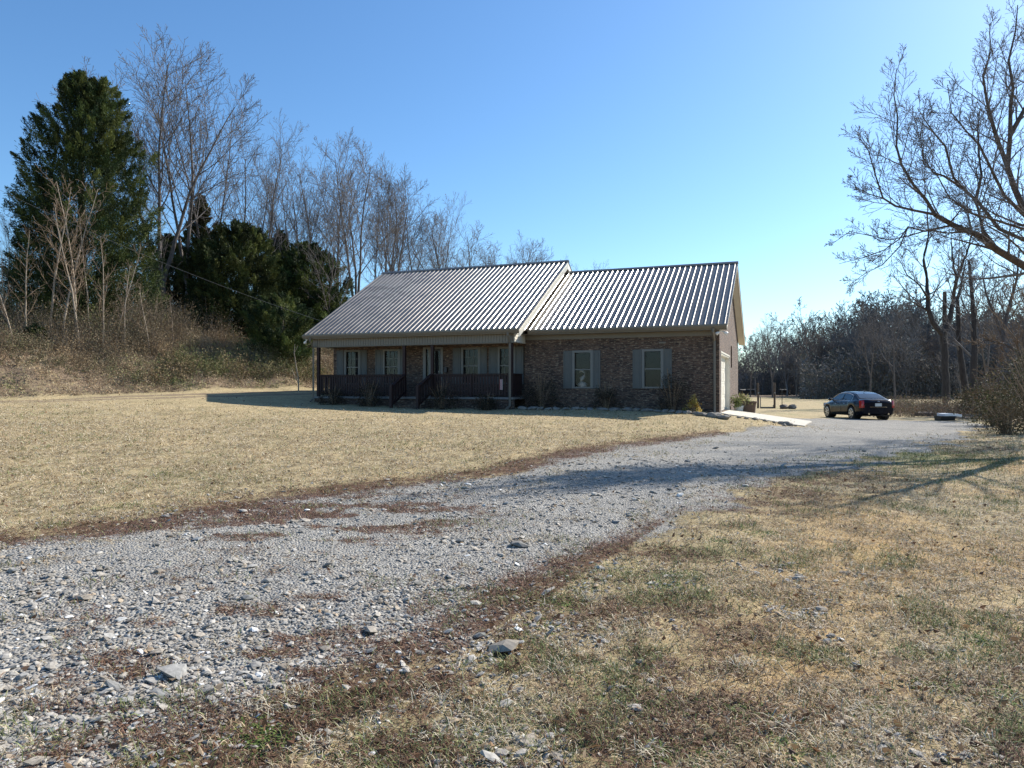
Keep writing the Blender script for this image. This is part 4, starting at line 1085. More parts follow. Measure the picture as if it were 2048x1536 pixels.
# windows with shutters
def window(x0, x1, z0, z1, y, blind, muntin=True, ornament=False, shw=.46):
    w = empty('window', (0, 0, 0)); w.parent = hs
    f = MB(); fw = .055
    yo = y-.022; yi = y+.05
    f.box(x0-.045, x0+fw, yo, yi, z0-.02, z1+.03).box(x1-fw, x1+.045, yo, yi, z0-.02, z1+.03)
    f.box(x0+fw, x1-fw, yo, yi, z1-fw, z1+.03).box(x0+fw, x1-fw, yo-.02, yi, z0-.02, z0+fw*.8)
    zm = (z0+z1)/2
    f.box(x0+fw, x1-fw, y+.012, yi+.012, zm-.022, zm+.022)
    if muntin:
        n = 2
        for k in range(1, 3):
            xx = x0+fw+(x1-x0-2*fw)*k/3; f.box(xx-.007, xx+.007, y+.055, y+.063, z0+fw, z1-fw)
        for zz in ((z0+zm)/2, (zm+z1)/2): f.box(x0+fw, x1-fw, y+.0645, y+.071, zz-.007, zz+.007)
    f.build('frame', M['frame'], w)
    MB().box(x0+fw-.003, x1-fw+.003, y+.072, y+.078, z0+.02, z1-.02).build('pane', M['glass'], w)
    b = MB(); zz = z1-.06
    zb = z0+.04 if blind == 1 else z0+(z1-z0)*blind
    while zz > zb:
        b.add([(x0+.02, y+.125, zz), (x1-.02, y+.125, zz), (x1-.02, y+.155, zz-.045), (x0+.02, y+.155, zz-.045)], [(0, 1, 2, 3)]); zz -= .05
    b.build('blind', M['curtain'], w)
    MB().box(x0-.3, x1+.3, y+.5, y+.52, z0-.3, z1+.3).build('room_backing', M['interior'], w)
def shutter(x0, x1, z0, z1, y):
    s = MB(); yo = y-.035
    s.box(x0, x1, yo+.012, y-.003, z0, z1)
    t = .05
    s.box(x0, x0+t, yo, yo+.0115, z0, z1).box(x1-t, x1, yo, yo+.0115, z0, z1)
    for a, b in ((z0, z0+.07), (z1-.07, z1), ((z0+z1)/2-.04, (z0+z1)/2+.04)): s.box(x0+t, x1-t, yo, yo+.0115, a, b)
    # raised centre panels
    for a, b in ((z0+.10, (z0+z1)/2-.07), ((z0+z1)/2+.07, z1-.10)): s.box(x0+t+.03, x1-t-.03, yo+.004, yo+.0115, a, b)
    s.build('shutter', M['shutter'], hs)
for k, (a, b) in enumerate(gwin):
    window(a, b, gz0, gz1, 0, .55 if k == 0 else 1, muntin=False)
    L = [(sx(1127, 0), a-.05), (b+.05, sx(1201, 0))] if k == 0 else [(sx(1265.5, 0), a-.05), (b+.05, sx(1344, 0))]
    for q in L: shutter(q[0], q[1], gz0-.02, gz1+.02, 0)
shp = [[(674, 687.5), (721, 734)], [(751, 765), (800, 812)], [(906, 921.5), (960, 974)], [(978, 994.5), (1031, 1047.5)]]
for k, (a, b) in enumerate(pwin):
    window(a, b, pz0, pz1, PW, [.3, 1, 1, 1][k])
    for q in shp[k]: shutter(sx(q[0], PW), sx(q[1], PW), pz0-.02, pz1+.02, PW)
# pale curved ornament standing inside the left garage window
om = MB(); ox = (gwin[0][0]+gwin[0][1])/2-.05
om.tube([(ox+.12, .30, .93), (ox+.0, .30, .98), (ox-.12, .30, 1.08), (ox-.1, .30, 1.25), (ox+.06, .30, 1.36), (ox+.06, .30, 1.5), (ox-.08, .30, 1.58), (ox-.16, .30, 1.5)], [.12, .17, .14, .09, .06, .045, .05, .02], 10)
om.build('window_ornament', M['cream'], hs, sm=True)

# entry door with sidelight and storm door
dx0, dx1, dz0, dz1 = door
e = empty('entry_door', (0, 0, 0)); e.parent = hs
xs1, xs2 = sx(851.5, PW), sx(857, PW); xd0, xd1 = sx(861.5, PW), sx(881.5, PW)
f = MB(); y0, y1 = PW-.02, PW+.09
f.box(dx0, xs1, y0, y1, dz0, dz1).box(xs2, xd0, y0, y1, dz0, dz1-.08).box(xd1, dx1, y0, y1, dz0, dz1).box(xs1, xd1, y0, y1, dz1-.08, dz1)
f.box(xs1, xs2, y0+.01, y1, dz0, dz0+.5)
f.build('frame', M['frame'], e)
MB().box(xs1, xs2, PW+.04, PW+.048, dz0+.5, dz1-.08).build('sidelight', M['glass'], e)
sd_ = MB(); sd_.box(xd0, xd0+.05, PW+.02, PW+.045, dz0+.03, dz1-.1).box(xd1-.05, xd1, PW+.02, PW+.045, dz0+.03, dz1-.1).box(xd0+.05, xd1-.05, PW+.02, PW+.045, dz0+.03, dz0+.25).box(xd0+.05, xd1-.05, PW+.02, PW+.045, dz1-.17, dz1-.1).box(xd0+.05, xd1-.05, PW+.02, PW+.045, 1.42, 1.49)
sd_.build('storm_door', M['dark_metal'], e)
MB().box(xd0+.05, xd1-.05, PW+.03, PW+.036, dz0+.25, dz1-.17).build('pane', M['glass'], e)
MB().box(xs1-.02, xd1+.02, PW+.20, PW+.22, dz0, dz1).build('inner_door', M['interior'], e)
MB().tube([(xd1-.08, PW-.04, 1.50), (xd1-.08, PW-.05, 1.56), (xd1-.08, PW-.04, 1.62)], .012, 6).box(xd1-.09, xd1-.07, PW-.04, PW+.02, 1.52, 1.54).build('handle', M['steel'], e)
MB().box(dx1+.10, dx1+.22, PW-.11, PW-.003, 1.55, 1.75).box(dx1+.12, dx1+.20, PW-.10, PW-.02, 1.751, 1.79).build('wall_lantern', M['dark_metal'], hs)

# porch floor, brick skirt, steps
MB().box(-16.66, -7.49, -1.30, PW-.003, .46, .54).build('porch_floor', M['porch_concrete'], hs)
MB().box(-16.60, -7.50, -1.24, -1.10, -.4, .459).box(-16.60, -16.46, -1.09, PW-.005, -.4, .459).build('porch_skirt', M['brick'], hs)
SX0, SX1 = -12.2, -11.12
stp = MB()
for k in range(3): stp.box(SX0, SX1, -1.31-.30*(3-k), -1.305-.30*(2-k)-.0, -.35, .54-.16*(3-k)) if False else stp.box(SX0, SX1, -1.305-.30*(k+1), -1.305-.30*k-.002, -.35, .54-.15*(k+1))
stp.build('steps', M['brick'], hs)
# posts and railings
def post(x, y, z0, z1, w=.12, name='porch_post', m='stain'):
    MB().box(x-w/2, x+w/2, y-w/2, y+w/2, z0, z1).build(name, M[m], hs, bevel=.008)
for x in (-16.47, -12.30, -11.02, -7.62): post(x, -1.12, .542, 2.63)
for x in (-14.45, -9.33): post(x, -1.12, .542, 1.46, .10, 'rail_post')
for x in (-12.24, -11.06): post(x, -2.28, -.2, 1.02, .11, 'rail_post')
def rail(p0, p1, name='railing'):
    """p: (x, y, floor z)"""
    mb = MB(); dx, dy, dz = (p1[k]-p0[k] for k in range(3)); L = math.hypot(dx, dy); ux, uy = dx/L, dy/L
    def bar(a, b, z, w, h, off=0):
        P = lambda t, s, q: (p0[0]+ux*t-uy*s, p0[1]+uy*t+ux*s, p0[2]+dz*t/L+z+q)
        vs = [P(t, s, q) for t in (a, b) for s, q in ((-w/2+off, 0), (w/2+off, 0), (w/2+off, h), (-w/2+off, h))]
        mb.add(vs, [(0, 1, 2, 3), (7, 6, 5, 4), (0, 4, 5, 1), (1, 5, 6, 2), (2, 6, 7, 3), (3, 7, 4, 0)])
    bar(0, L, .865, .13, .035); bar(0, L, .775, .035, .085); bar(0, L, .10, .035, .085)
    n = int(L/.118)
    for k in range(n):
        t = (k+.5)*L/n; w = .082
        z0 = .06; z1 = .80
        P = lambda tt, s, z: (p0[0]+ux*tt-uy*s, p0[1]+uy*tt+ux*s, p0[2]+dz*tt/L+z)
        prof = [(t-w/2, z0), (t+w/2, z0), (t+w/2, z1), (t+w/4, z1+.04), (t-w/4, z1+.04), (t-w/2, z1)]
        vs = [P(a, -.038, b) for a, b in prof]+[P(a, -.02, b) for a, b in prof]; m_ = len(prof)
        mb.add(vs, [tuple(range(m_)), tuple(range(2*m_-1, m_-1, -1))]+[(i, m_+i, m_+(i+1) % m_, (i+1) % m_) for i in range(m_)])
    return mb.build(name, M['stain'], hs)
F0 = .56
rail((-16.40, -1.12, F0), (-14.51, -1.12, F0)); rail((-14.39, -1.12, F0), (-12.37, -1.12, F0))
rail((-10.95, -1.12, F0), (-9.39, -1.12, F0)); rail((-9.27, -1.12, F0), (-7.69, -1.12, F0))
rail((-7.62, -1.05, F0), (-7.62, -.03, F0)); rail((-16.47, PW-.03, F0), (-16.47, -1.05, F0))
rail((-12.26, -1.19, F0), (-12.24, -2.22, .10)); rail((-11.04, -1.19, F0), (-11.06, -2.22, .10))
# downspouts
def spout(x, y_eave, y_wall, z0, z1=3.02, kick=-.25):
    mb = MB()
    mb.tube([(x, y_eave-.07, z1), (x, y_eave-.07, z1-.12), (x, y_wall-.05, z1-.42), (x, y_wall-.05, z0+.28), (x, y_wall-.08, z0+.14), (x, y_wall+kick, z0+.04)], .048, 4)
    mb.build('downspout', M['trim'], hs)
spout(-16.62, -1.47, -1.24, .28); spout(-7.62, -1.47, -1.27, .06, kick=-.45); spout(-.17, -.52, -.04, -.05, kick=-.12)
# corner board flood lights
def flood(x, y, z, heads, name='flood_light'):
    r_ = empty(name, (x, y, z)); r_.parent = hs
    MB().tube([(0, 0, .0), (0, 0, -.05)], .05, 10).build('base', M['white_plastic'], r_)
    for dx, dy in heads:
        MB().tube([(0, 0, -.05), (dx*.3, dy*.3, -.07), (dx*.45, dy*.45, -.09), (dx*.5, dy*.5, -.10), (dx, dy, -.16), (dx*1.02, dy*1.02, -.165)], [.015, .02, .03, .045, .07, .03], 10).build('lamp_head', M['white_plastic'], r_, sm=True)
flood(.08, -.30, 2.985, [(.22, -.02), (-.16, -.1)])
flood(-16.95, -1.30, 2.985, [(-.14, .06)])
MB().box(sx(1318, 0), sx(1332, 0), -.05, -.003, 2.55, 2.61).build('wall_vent', M['trim'], hs)

# garage door (recessed) with frame
g = empty('garage_door', (0, 0, 0)); g.parent = hs
mb = MB()
n = 4; zz = [gd[2]+.02+(gd[3]-gd[2]-.07)*k/n for k in range(n+1)]
for k in range(n):
    mb.box(-.20, -.165, gd[0]+.05, gd[1]-.05, zz[k]+.004, zz[k+1]-.004)
    for q in range(5):
        ya = gd[0]+.15+q*.76; mb.box(-.1649, -.155, ya, ya+.6, zz[k]+.09, zz[k+1]-.09)
mb.box(-.215, -.2005, gd[0]+.05, gd[1]-.05, zz[0], zz[-1])
mb.build('panel', M['cream'], g)
f = MB(); f.box(-.18, -.004, gd[0]+.002, gd[0]+.05, gd[2], gd[3]-.05).box(-.18, -.004, gd[1]-.05, gd[1]-.002, gd[2], gd[3]-.05).box(-.18, -.004, gd[0]+.002, gd[1]-.002, gd[3]-.05, gd[3]-.002)
f.box(.003, .02, gd[0]-.06, gd[0]-.001, gd[2], gd[3]+.06).box(.003, .02, gd[1]+.001, gd[1]+.06, gd[2], gd[3]+.06).box(.003, .02, gd[0]-.001, gd[1]+.001, gd[3]+.001, gd[3]+.06)
f.build('frame', M['cream'], g)
f = MB().box(-.14, -.12, sl[0]+.04, sl[1]-.04, sl[2]+.04, sl[3]-.04); f.build('side_window', M['dark_metal'], hs)

# ------------------------------------------------------------------ small things around the house
def hw(x, y):       # house-local xy -> world xy
    c, s = math.cos(R(-20.97)), math.sin(R(-20.97)); return 7.5+x*c-y*s, 26.2+x*s+y*c
# concrete apron from the garage
ap = []
q = [(0.0, -.05), (2.85, .12), (3.2, 4.6), (.02, 4.75)]
n = 14; V = []; Q = []
for i in range(n+1):
    for j in range(n+1):
        u, v = i/n, j/n
        a = [(q[0][k]*(1-u)+q[1][k]*u)*(1-v)+(q[3][k]*(1-u)+q[2][k]*u)*v for k in range(2)]
        if j == 0: a[1] += .05*math.sin(i*2.1)+.04*math.sin(i*5.3)
        wx, wy = hw(*a); zz_ = max(gz(wx, wy)+.03, .70-.43*u-.012)
        V.append((wx, wy, zz_))
m = len(V); V += [(a, b, c-.16) for a, b, c in V]
for i in range(n):
    for j in range(n):
        k = i*(n+1)+j; Q.append((k, k+n+1, k+n+2, k+1))
for i in range(n):
    for (a, b) in ((i*(n+1), (i+1)*(n+1)), ((i+1)*(n+1)+n, i*(n+1)+n), (i+1, i), (n*(n+1)+i, n*(n+1)+i+1)): Q.append((a, b, b+m, a+m)[::-1])
tag(link('driveway_apron', make_mesh('driveway_apron', V, quads=Q, mat=M['concrete'])), 'pale concrete slab sloping from the garage door to the gravel', None, None, 'structure')

def rock(x, y, sx_, sy_, sz_, seed, name='edging_stone', label=None, group=None, zo=0, mat=None, cat='stone'):
    import bmesh
    rnd = random.Random(seed); bm = bmesh.new(); bmesh.ops.create_icosphere(bm, subdivisions=2, radius=1)
    for v in bm.verts:
        v.co *= 1+rnd.uniform(-.22, .2); v.co.x *= sx_; v.co.y *= sy_; v.co.z *= sz_
    me = bpy.data.meshes.new(name); bm.to_mesh(me); bm.free(); me.materials.append(mat or M['rock'])
    o = link(name, me, None, (x, y, gz(x, y)+sz_*.45+zo), (rnd.uniform(-.2, .2), rnd.uniform(-.2, .2), rnd.uniform(0, 6)))
    tag(o, label, cat, group); return o
rnd = random.Random(5)
xx = -7.3; k = 0
while xx < .35:
    L = rnd.uniform(.22, .48); yy = -1.35+.12*math.sin(xx*1.3)+rnd.uniform(-.05, .05)
    if xx > -.6: yy += (xx+.6)*.35
    wx, wy = hw(xx+L/2, yy)
    lit_ = xx > -1.2
    rock(wx, wy, L*.55, .14, rnd.uniform(.055, .10), 300+k, label='flat grey edging stone in the row bordering the bed along the garage wall', group='edging stones along the garage bed'); k += 1
    xx += L*.98
for k, (px, py, s) in enumerate([(1447, 829, .16), (1440, 832, .12), (1431, 833, .13), (1424, 830, .18), (1411, 828, .12), (1398, 829, .16)]):
    d_ = 24.2+.1*k; x = PX(px, d_); rock(x, d_, s*1.2, s*.8, s*.6, 400+k, 'edging_stone', 'pale sunlit rock in the heap at the corner downspout of the garage', 'rocks heaped at the garage corner')
for k, (px, dd, s) in enumerate([(1493, 24.9, .09), (1510, 25.0, .12), (1530, 25.05, .10), (1548, 24.9, .10), (1562, 24.75, .16), (1572, 24.5, .19), (1580, 24.4, .15), (1478, 25.0, .1), (1590, 24.6, .08), (1568, 24.1, .1)]):
    rock(PX(px, dd), dd, s, s*.7, s*.5, 430+k, 'rock', 'brown rock lying along the near edge of the concrete apron', 'rocks along the concrete apron')

# shrubs in the beds (mostly dormant, dark)
DK = [(.035, .03, .02), (.05, .035, .022), (.03, .032, .018), (.07, .045, .028)]
def bed(px, v, w, h, label, seed, cols=DK, n=2600, leaf=(.02, .045), name='shrub', st=18, mt=None):
    t = sx(px, v); wx, wy = hw(t, v); leafy_bush(name, wx, wy, w, h, label, 'shrub', seed, cols, n, leaf, 'dark shrubs in the bed along the house front', st, mt)
bed(738, -2.0, .62, .95, 'dark rounded shrub against the left porch railing', 51)
bed(667, -1.9, .5, .7, 'dark low shrub at the left corner of the porch', 52)
bed(884, -2.1, .72, .95, 'wide dark shrub right of the porch steps', 53)
bed(971, -2.0, .42, .6, 'small round dark shrub below the right porch railing', 54)
bed(1082, -.8, .75, 1.25, 'tall loose dark shrub at the left end of the garage wall', 55)
bed(1213, -.7, .5, .9, 'dark shrub between the two garage windows', 56, st=24, n=1800)
bed(1345, -.8, .65, 1.25, 'dark shrub right of the right garage window', 57, st=24)
wx, wy = hw(sx(1386, -1.0), -1.0)
leafy_bush('yellow_shrub', wx, wy, .24, .62, 'small yellow leaved shrub catching the sun near the garage corner', 'shrub', 58, [(.42, .27, .05), (.36, .20, .05), (.28, .24, .06), (.45, .33, .10)], 700, (.03, .055), None, 9)

# planter and potted plant at the far corner of the garage
wx, wy = hw(.62, 5.35); zg = gz(wx, wy)
pl = empty('wooden_planter', (wx, wy, zg), R(-21))
MB().prism_y([(-.36, 0), (.36, 0), (.42, .50), (-.42, .50)], -.3, .3).build('box', M['terracotta'], pl, bevel=.012)
MB().box(-.45, .45, -.34, -.28, .501, .56).box(-.45, .45, .28, .34, .501, .56).box(-.45, -.38, -.279, .279, .501, .56).box(.38, .45, -.279, .279, .501, .56).build('rim', M['terracotta'], pl)
MB().box(-.37, .37, -.27, .27, .44, .49).build('soil', M['log'], pl)
tag(pl, 'brown wooden planter box at the far corner of the garage wall', 'planter')
wx, wy = hw(.35, 4.95); zg = gz(wx, wy)
pt = empty('plant_pot', (wx, wy, zg))
MB().tube([(0, 0, 0), (0, 0, .05), (0, 0, .3), (0, 0, .34), (0, 0, .34), (0, 0, .30)], [.13, .15, .2, .22, .18, .17], 16).build('pot', M['white_leafpot'], pt, sm=True)
MB().tube([(0, 0, .29), (0, 0, .295)], [.165, .165], 16).build('soil', M['log'], pt)
tag(pt, 'white round pot in front of the wooden planter', 'pot')
leafy_bush('pot_plant', wx, wy, .38, .55, 'leafy yellow green plant growing over the white pot', 'plant', 61, [(.30, .30, .12), (.22, .25, .10), (.42, .38, .22)], 900, (.04, .07), None, 10, zoff=.28)
for k, (dx, dy) in enumerate([(1.15, 5.0), (1.3, 5.3)]):
    wx, wy = hw(dx, dy); rock(wx, wy, .12, .1, .09, 480+k, 'rock', 'small dark rock beside the wooden planter', 'rocks by the planter')

# striped flag hung on the porch rail
fx = -7.98; fl_ = empty('small_flag', (*hw(fx, -1.24), H0+.45), R(-21))
MB().tube([(-.09, 0, .0), (-.09, 0, .95)], .008, 6).build('pole', M['post_wood'], fl_)
for k in range(6):
    y_ = .01*math.sin(k*1.3)
    MB().box(-.085+.020*k, -.066+.020*k, y_-.004, y_+.004, .38, .78).build('stripe', M['cloth_red' if k % 2 == 0 else 'cloth_white'], fl_)
tag(fl_, 'small red and white striped flag hanging at the right end of the porch rail', 'flag')

# ------------------------------------------------------------------ service cable to the house
def cable():
    a = Vector(PT(-260, 250, 27)); b = Vector((*hw(-16.9, .6), H0+3.75)); pts = []
    for i in range(41):
        t = i/40; p = a.lerp(b, t); p.z -= .9*4*t*(1-t)*.55; pts.append(tuple(p))
    mb = MB().tube(pts, .0055, 6); mb.build('power_cable', M['wire'])
    o = bpy.data.objects['power_cable']; tag(o, 'thin service cable sagging from the upper left down to the porch roof', 'cable')
    return a
ca = cable()
up = empty('utility_pole', (ca.x, ca.y, gz(ca.x, ca.y)))
MB().tube([(0, 0, -.3), (0, 0, ca.z-gz(ca.x, ca.y)+.6)], [.15, .11], 10).build('pole', M['post_wood'], up)
MB().tube([(0, 0, ca.z-gz(ca.x, ca.y)), (.12, 0, ca.z-gz(ca.x, ca.y))], .03, 6).build('insulator', M['steel'], up)
tag(up, 'wooden utility pole carrying the service cable beyond the left edge', 'pole')

# ------------------------------------------------------------------ parked car
def car():
    Xc = 17.95; Yr = 36.5
    root = empty('parked_car', (Xc, Yr+1.35, gz(Xc, Yr+1.3)+.0), R(90))     # local +x = forward
    tag(root, 'black four door sedan parked on the gravel with its rear to the photographer', 'car')
    Lh = 2.32; wf, wr = 1.42, -1.355; RW = .335
    xs = np.unique(np.r_[np.linspace(-2.30, 2.30, 60), [wf-.37, wf+.37, wr-.37, wr+.37]])
    def topz(x): return np.interp(x, [-2.32, -2.25, -2.1, -1.55, -1.0, 0, .9, 1.3, 1.9, 2.2, 2.32], [.84, .99, 1.05, 1.055, 1.03, 1.0, .97, .935, .83, .72, .60])
    def belt(x): return np.interp(x, [-2.32, -2.2, -1.5, 0, 1.2, 2.0, 2.32], [.80, .93, .955, .90, .84, .70, .56])
    def halfw(x): return np.interp(x, [-2.32, -2.26, -2.1, -1.6, -.6, .6, 1.5, 2.0, 2.22, 2.32], [.70, .78, .845, .895, .90, .90, .89, .83, .72, .58])
    def bot(x):
        z = np.interp(x, [-2.32, -2.1, -1.8, 1.8, 2.1, 2.32], [.34, .27, .22, .20, .22, .28])
        for c in (wf, wr):
            q = .375**2-(x-c)**2
            if q > 0: z = max(z, .335+math.sqrt(q))
        return z
    V = []; rows = []
    for x in xs:
        w = float(halfw(x)); b = float(bot(x)); bl = float(belt(x)); tz = float(topz(x))
        bl = max(bl, b+.08)
        prof = [(w*.90, b), (w*.985, b+.015), (w*1.0, b+(bl-b)*.35), (w*1.0, b+(bl-b)*.68), (w*.965, bl-.02), (w*.90, bl+.03), (w*.80, tz-.015), (w*.5, tz+.008), (0, tz+.018)]
        row = [(x, -yy, z) for yy, z in prof]+[(x, yy, z) for yy, z in prof[-2::-1]]
        rows.append(len(V)); V += row
    k = 17; Fc = []
    for a, b in zip(rows[:-1], rows[1:]):
        for i in range(k-1): Fc.append((a+i, a+i+1, b+i+1, b+i))
    mb = MB().add(V, Fc)
    mb.add(V[:k], [tuple(range(k))]); mb.add(V[-k:], [tuple(range(k-1, -1, -1))])
    # underside
    mb.box(-2.15, 2.1, -.62, .62, .22, .3)
    body = mb.build('body', M['paint'], root, sm=True)
    # greenhouse: loft of cross-sections along x
    def ghz(x): return np.interp(x, [-1.78, -1.5, -1.15, -.75, -.3, .1, .45, .8, 1.18], [1.05, 1.17, 1.31, 1.395, 1.425, 1.42, 1.375, 1.22, .98])
    def ghw(x): return np.interp(x, [-1.78, -1.1, -.3, .5, 1.18], [.52, .56, .585, .575, .56])
    V = []; rows = []
    for x in np.linspace(-1.78, 1.18, 34):
        z = float(ghz(x)); wt = float(ghw(x)); wb = .79; zb = .93
        f = np.clip((z-zb)/.48, 0, 1); wt = wb+(wt-wb)*f
        z2 = zb+(z-zb)
        prof = [(wb, zb), (wb+(wt-wb)*.5+.012, zb+(z-zb)*.5), (wt+.02, z-.045*f), (wt*.9, z-.012), (wt*.5, z+.004*f), (0, z+.008*f)]
        row = [(x, -a, b) for a, b in prof]+[(x, a, b) for a, b in prof[-2::-1]]
        rows.append(len(V)); V += row
    k = 11; Fc = []
    for a, b in zip(rows[:-1], rows[1:]):
        for i in range(k-1): Fc.append((a+i, a+i+1, b+i+1, b+i))
    MB().add(V, Fc).build('roof', M['paint'], root, sm=True)
    # glass, slightly proud of the greenhouse
    def side_pt(x, f, s, off=.008):
        z = float(ghz(x)); wt = float(ghw(x)); wb = .79; zb = .93; g_ = np.clip((z-zb)/.48, 0, 1); wt = wb+(wt-wb)*g_
        return (x, s*(wb+(wt-wb)*f+.012*(1-abs(2*f-1))+off+.012), zb+(z-zb)*f)
    def side_glass(x0, x1, name):
        for s in (-1, 1):
            V = []; n = 8
            for i in range(n+1):
                x = x0+(x1-x0)*i/n; z = float(ghz(x)); zt = min(z-.07, 1.345); fb = .06/max(.05, z-.93)
                ft = max(fb+.02, (zt-.93)/(z-.93)*.97)
                V += [side_pt(x, fb, s), side_pt(x, (fb+ft)/2, s), side_pt(x, ft, s)]
            MB().add(V, [(i*3+j, i*3+j+1, i*3+j+4, i*3+j+3) for i in range(n) for j in (0, 1)]).build(name, M['car_glass'], root, sm=True)
    side_glass(-1.12, -.28, 'side_window'); side_glass(-.20, .86, 'side_window')
    for s in (-1, 1):   # chrome trim round the side glass
        top = [side_pt(x, (min(float(ghz(x))-.055, 1.36)-.93)/(float(ghz(x))-.93)*.97, s, .012) for x in np.linspace(-1.20, .92, 16)]
        low = [side_pt(x, .035/max(.05, float(ghz(x))-.93), s, .012) for x in np.linspace(.95, -1.2, 12)]
        MB().tube(top+low+[top[0]], .010, 5).build('window_trim', M['chrome'], root)
        MB().tube([(.88, s*.80, .98), (.86, s*.93, 1.0)], [.03, .025], 6).tube([(.78, s*.93, 1.01), (.84, s*.97, 1.01), (.95, s*.97, 1.0), (1.0, s*.95, .99)], [.05, .075, .07, .02], 8).build('mirror', M['paint'], root, sm=True)
        for xh in (-.62, .32): MB().tube([(xh-.09, s*.905, .80), (xh, s*.925, .803), (xh+.09, s*.905, .80)], .012, 6).build('door_handle', M['chrome'], root)
        # panel gaps as thin dark lines
        for xg in (-.24, .80):
            MB().tube([(xg, s*.903, .28), (xg, s*.904, .6), (xg-.02, s*.872, .90)], .004, 4).build('door_gap', M['black_plastic'], root)
    def band(x0, x1, name, w0=.86):
        V = []; n = 8; m_ = 6
        for i in range(n+1):
            x = x0+(x1-x0)*i/n; z = float(ghz(x)); wt = float(ghw(x)); g_ = np.clip((z-.93)/.48, 0, 1); wt = .79+(wt-.79)*g_
            for j in range(m_+1):
                u = -1+2*j/m_; V.append((x, u*wt*w0, z+.014-.008*abs(u)))
        MB().add(V, [(i*(m_+1)+j, i*(m_+1)+j+1, (i+1)*(m_+1)+j+1, (i+1)*(m_+1)+j) for i in range(n) for j in range(m_)]).build(name, M['car_glass'], root, sm=True)
    band(-1.70, -.98, 'rear_window'); band(.50, 1.12, 'windscreen')
    MB().tube([(-.98, 0, 1.40), (-.92, 0, 1.45), (-.80, 0, 1.43)], [.02, .025, .01], 6).build('antenna_fin', M['paint'], root)
    # lights
    for s in (-1, 1):
        pts = [(-2.255, s*.735, .98), (-2.20, s*.80, .985), (-2.14, s*.842, .97)]
        V = []
        for zz, sh in ((.985, .0), (.90, -.02), (.80, -.035), (.70, -.04), (.62, -.035)):
            for (x, y_) in ((-2.265, .665), (-2.262, .735), (-2.215, .80), (-2.13, .856)): V.append((x+sh, s*(y_+.012), zz))
        MB().add(V, [(i*4+j, i*4+j+1, i*4+j+5, i*4+j+4) for i in range(4) for j in range(3)]).build('tail_light', M['red'], root, sm=True)
        V = []
        for zz in (.80, .72, .62):
            for (x, y_) in ((2.20, .58), (2.14, .70), (2.0, .82), (1.84, .865)): V.append((x+(.80-zz)*.25, s*(y_+.012), zz))
        MB().add(V, [(i*4+j, i*4+j+1, i*4+j+5, i*4+j+4) for i in range(2) for j in range(3)]).build('headlight', M['headlamp'], root, sm=True)
        MB().tube([(-2.31, s*.48, .33), (-2.37, s*.48, .33)], [.045, .045], 8).build('exhaust_tip', M['chrome'], root)
    MB().box(-2.338, -2.325, -.16, .16, .70, .85).build('licence_plate', M['plate'], root)
    MB().box(-2.345, -2.322, -.42, .42, .655, .675).build('chrome_strip', M['chrome'], root)
    MB().tube([(-2.30, -.07, .93), (-2.30, 0, .905), (-2.30, .07, .93), (-2.30, 0, .96), (-2.30, -.07, .93)], .01, 5).build('boot_badge', M['chrome'], root)
    # wheels
    for x in (wf, wr):
        for s in (-1, 1):
            w = empty('wheel', (x, s*.79, RW)); w.parent = root
            MB().tube([(0, -.105, 0), (0, -.10, 0), (0, .10, 0), (0, .105, 0)], [.25, RW, RW, .25], 28).build('tyre', M['tyre'], w, sm=False)
            rm = MB().tube([(0, s*.108, 0), (0, s*.112, 0)], [.245, .225], 24, cap=False)
            rm.tube([(0, s*.06, 0), (0, s*.118, 0)], [.05, .045], 12)
            for k in range(7):
                a = k*2*math.pi/7; ca_, sa_ = math.cos(a), math.sin(a)
                p0 = (ca_*.04, s*.112, sa_*.04); p1 = (ca_*.235, s*.11, sa_*.235); tx, tz = -sa_*.024, ca_*.024
                rm.add([(p0[0]-tx*.8, p0[1], p0[2]-tz*.8), (p0[0]+tx*.8, p0[1], p0[2]+tz*.8), (p1[0]+tx*1.3, p1[1], p1[2]+tz*1.3), (p1[0]-tx*1.3, p1[1], p1[2]-tz*1.3)], [(0, 1, 2, 3)])
            rm.build('rim', M['rim'], w)
            MB().tube([(0, s*.095, 0), (0, s*.1055, 0)], [.225, .225], 24).build('brake_disc', M['dark_metal'], w)
        for s in (-1, 1): MB().tube([(x, s*.50, RW+.03), (x, s*.66, RW+.03)], .34, 20).build('wheel_well', M['black_plastic'], root)
car()

# ------------------------------------------------------------------ field things
def field(px, d): x = PX(px, d); return x, d, gz(x, d)
for k, (px, lab) in enumerate([(1516, 'dark wooden fence post left of the gate gap'), (1549, 'dark wooden fence post right of the gate gap')]):
    x, y, z = field(px, 58); p = empty('fence_post', (x, y, z))
    MB().tube([(0, 0, -.2), (.01, 0, 1.0), (0, 0, 2.05)], [.085, .08, .075], 9).build('post', M['post_wood'], p)
    MB().box(-.05, .05, -.10, -.078, 1.2, 1.27).build('bracket', M['steel'], p)
    tag(p, lab, 'post', 'wooden posts in the field')
x, y, z = field(1519, 58); x2, _, _ = field(1546, 58)
gt = empty('low_gate', (x, y-.12, z))
W_ = x2-x
MB().box(0, W_, -.02, .02, .05, .13).box(0, .06, -.02, .02, .13, .9).box(W_-.05, W_, -.02, .02, .13, .28).build('rail', M['frame'], gt)
MB().box(.0, W_, .021, .035, .0, .05).build('sill_board', M['post_wood'], gt)
tag(gt, 'low pale rail between the two wooden fence posts', 'gate')
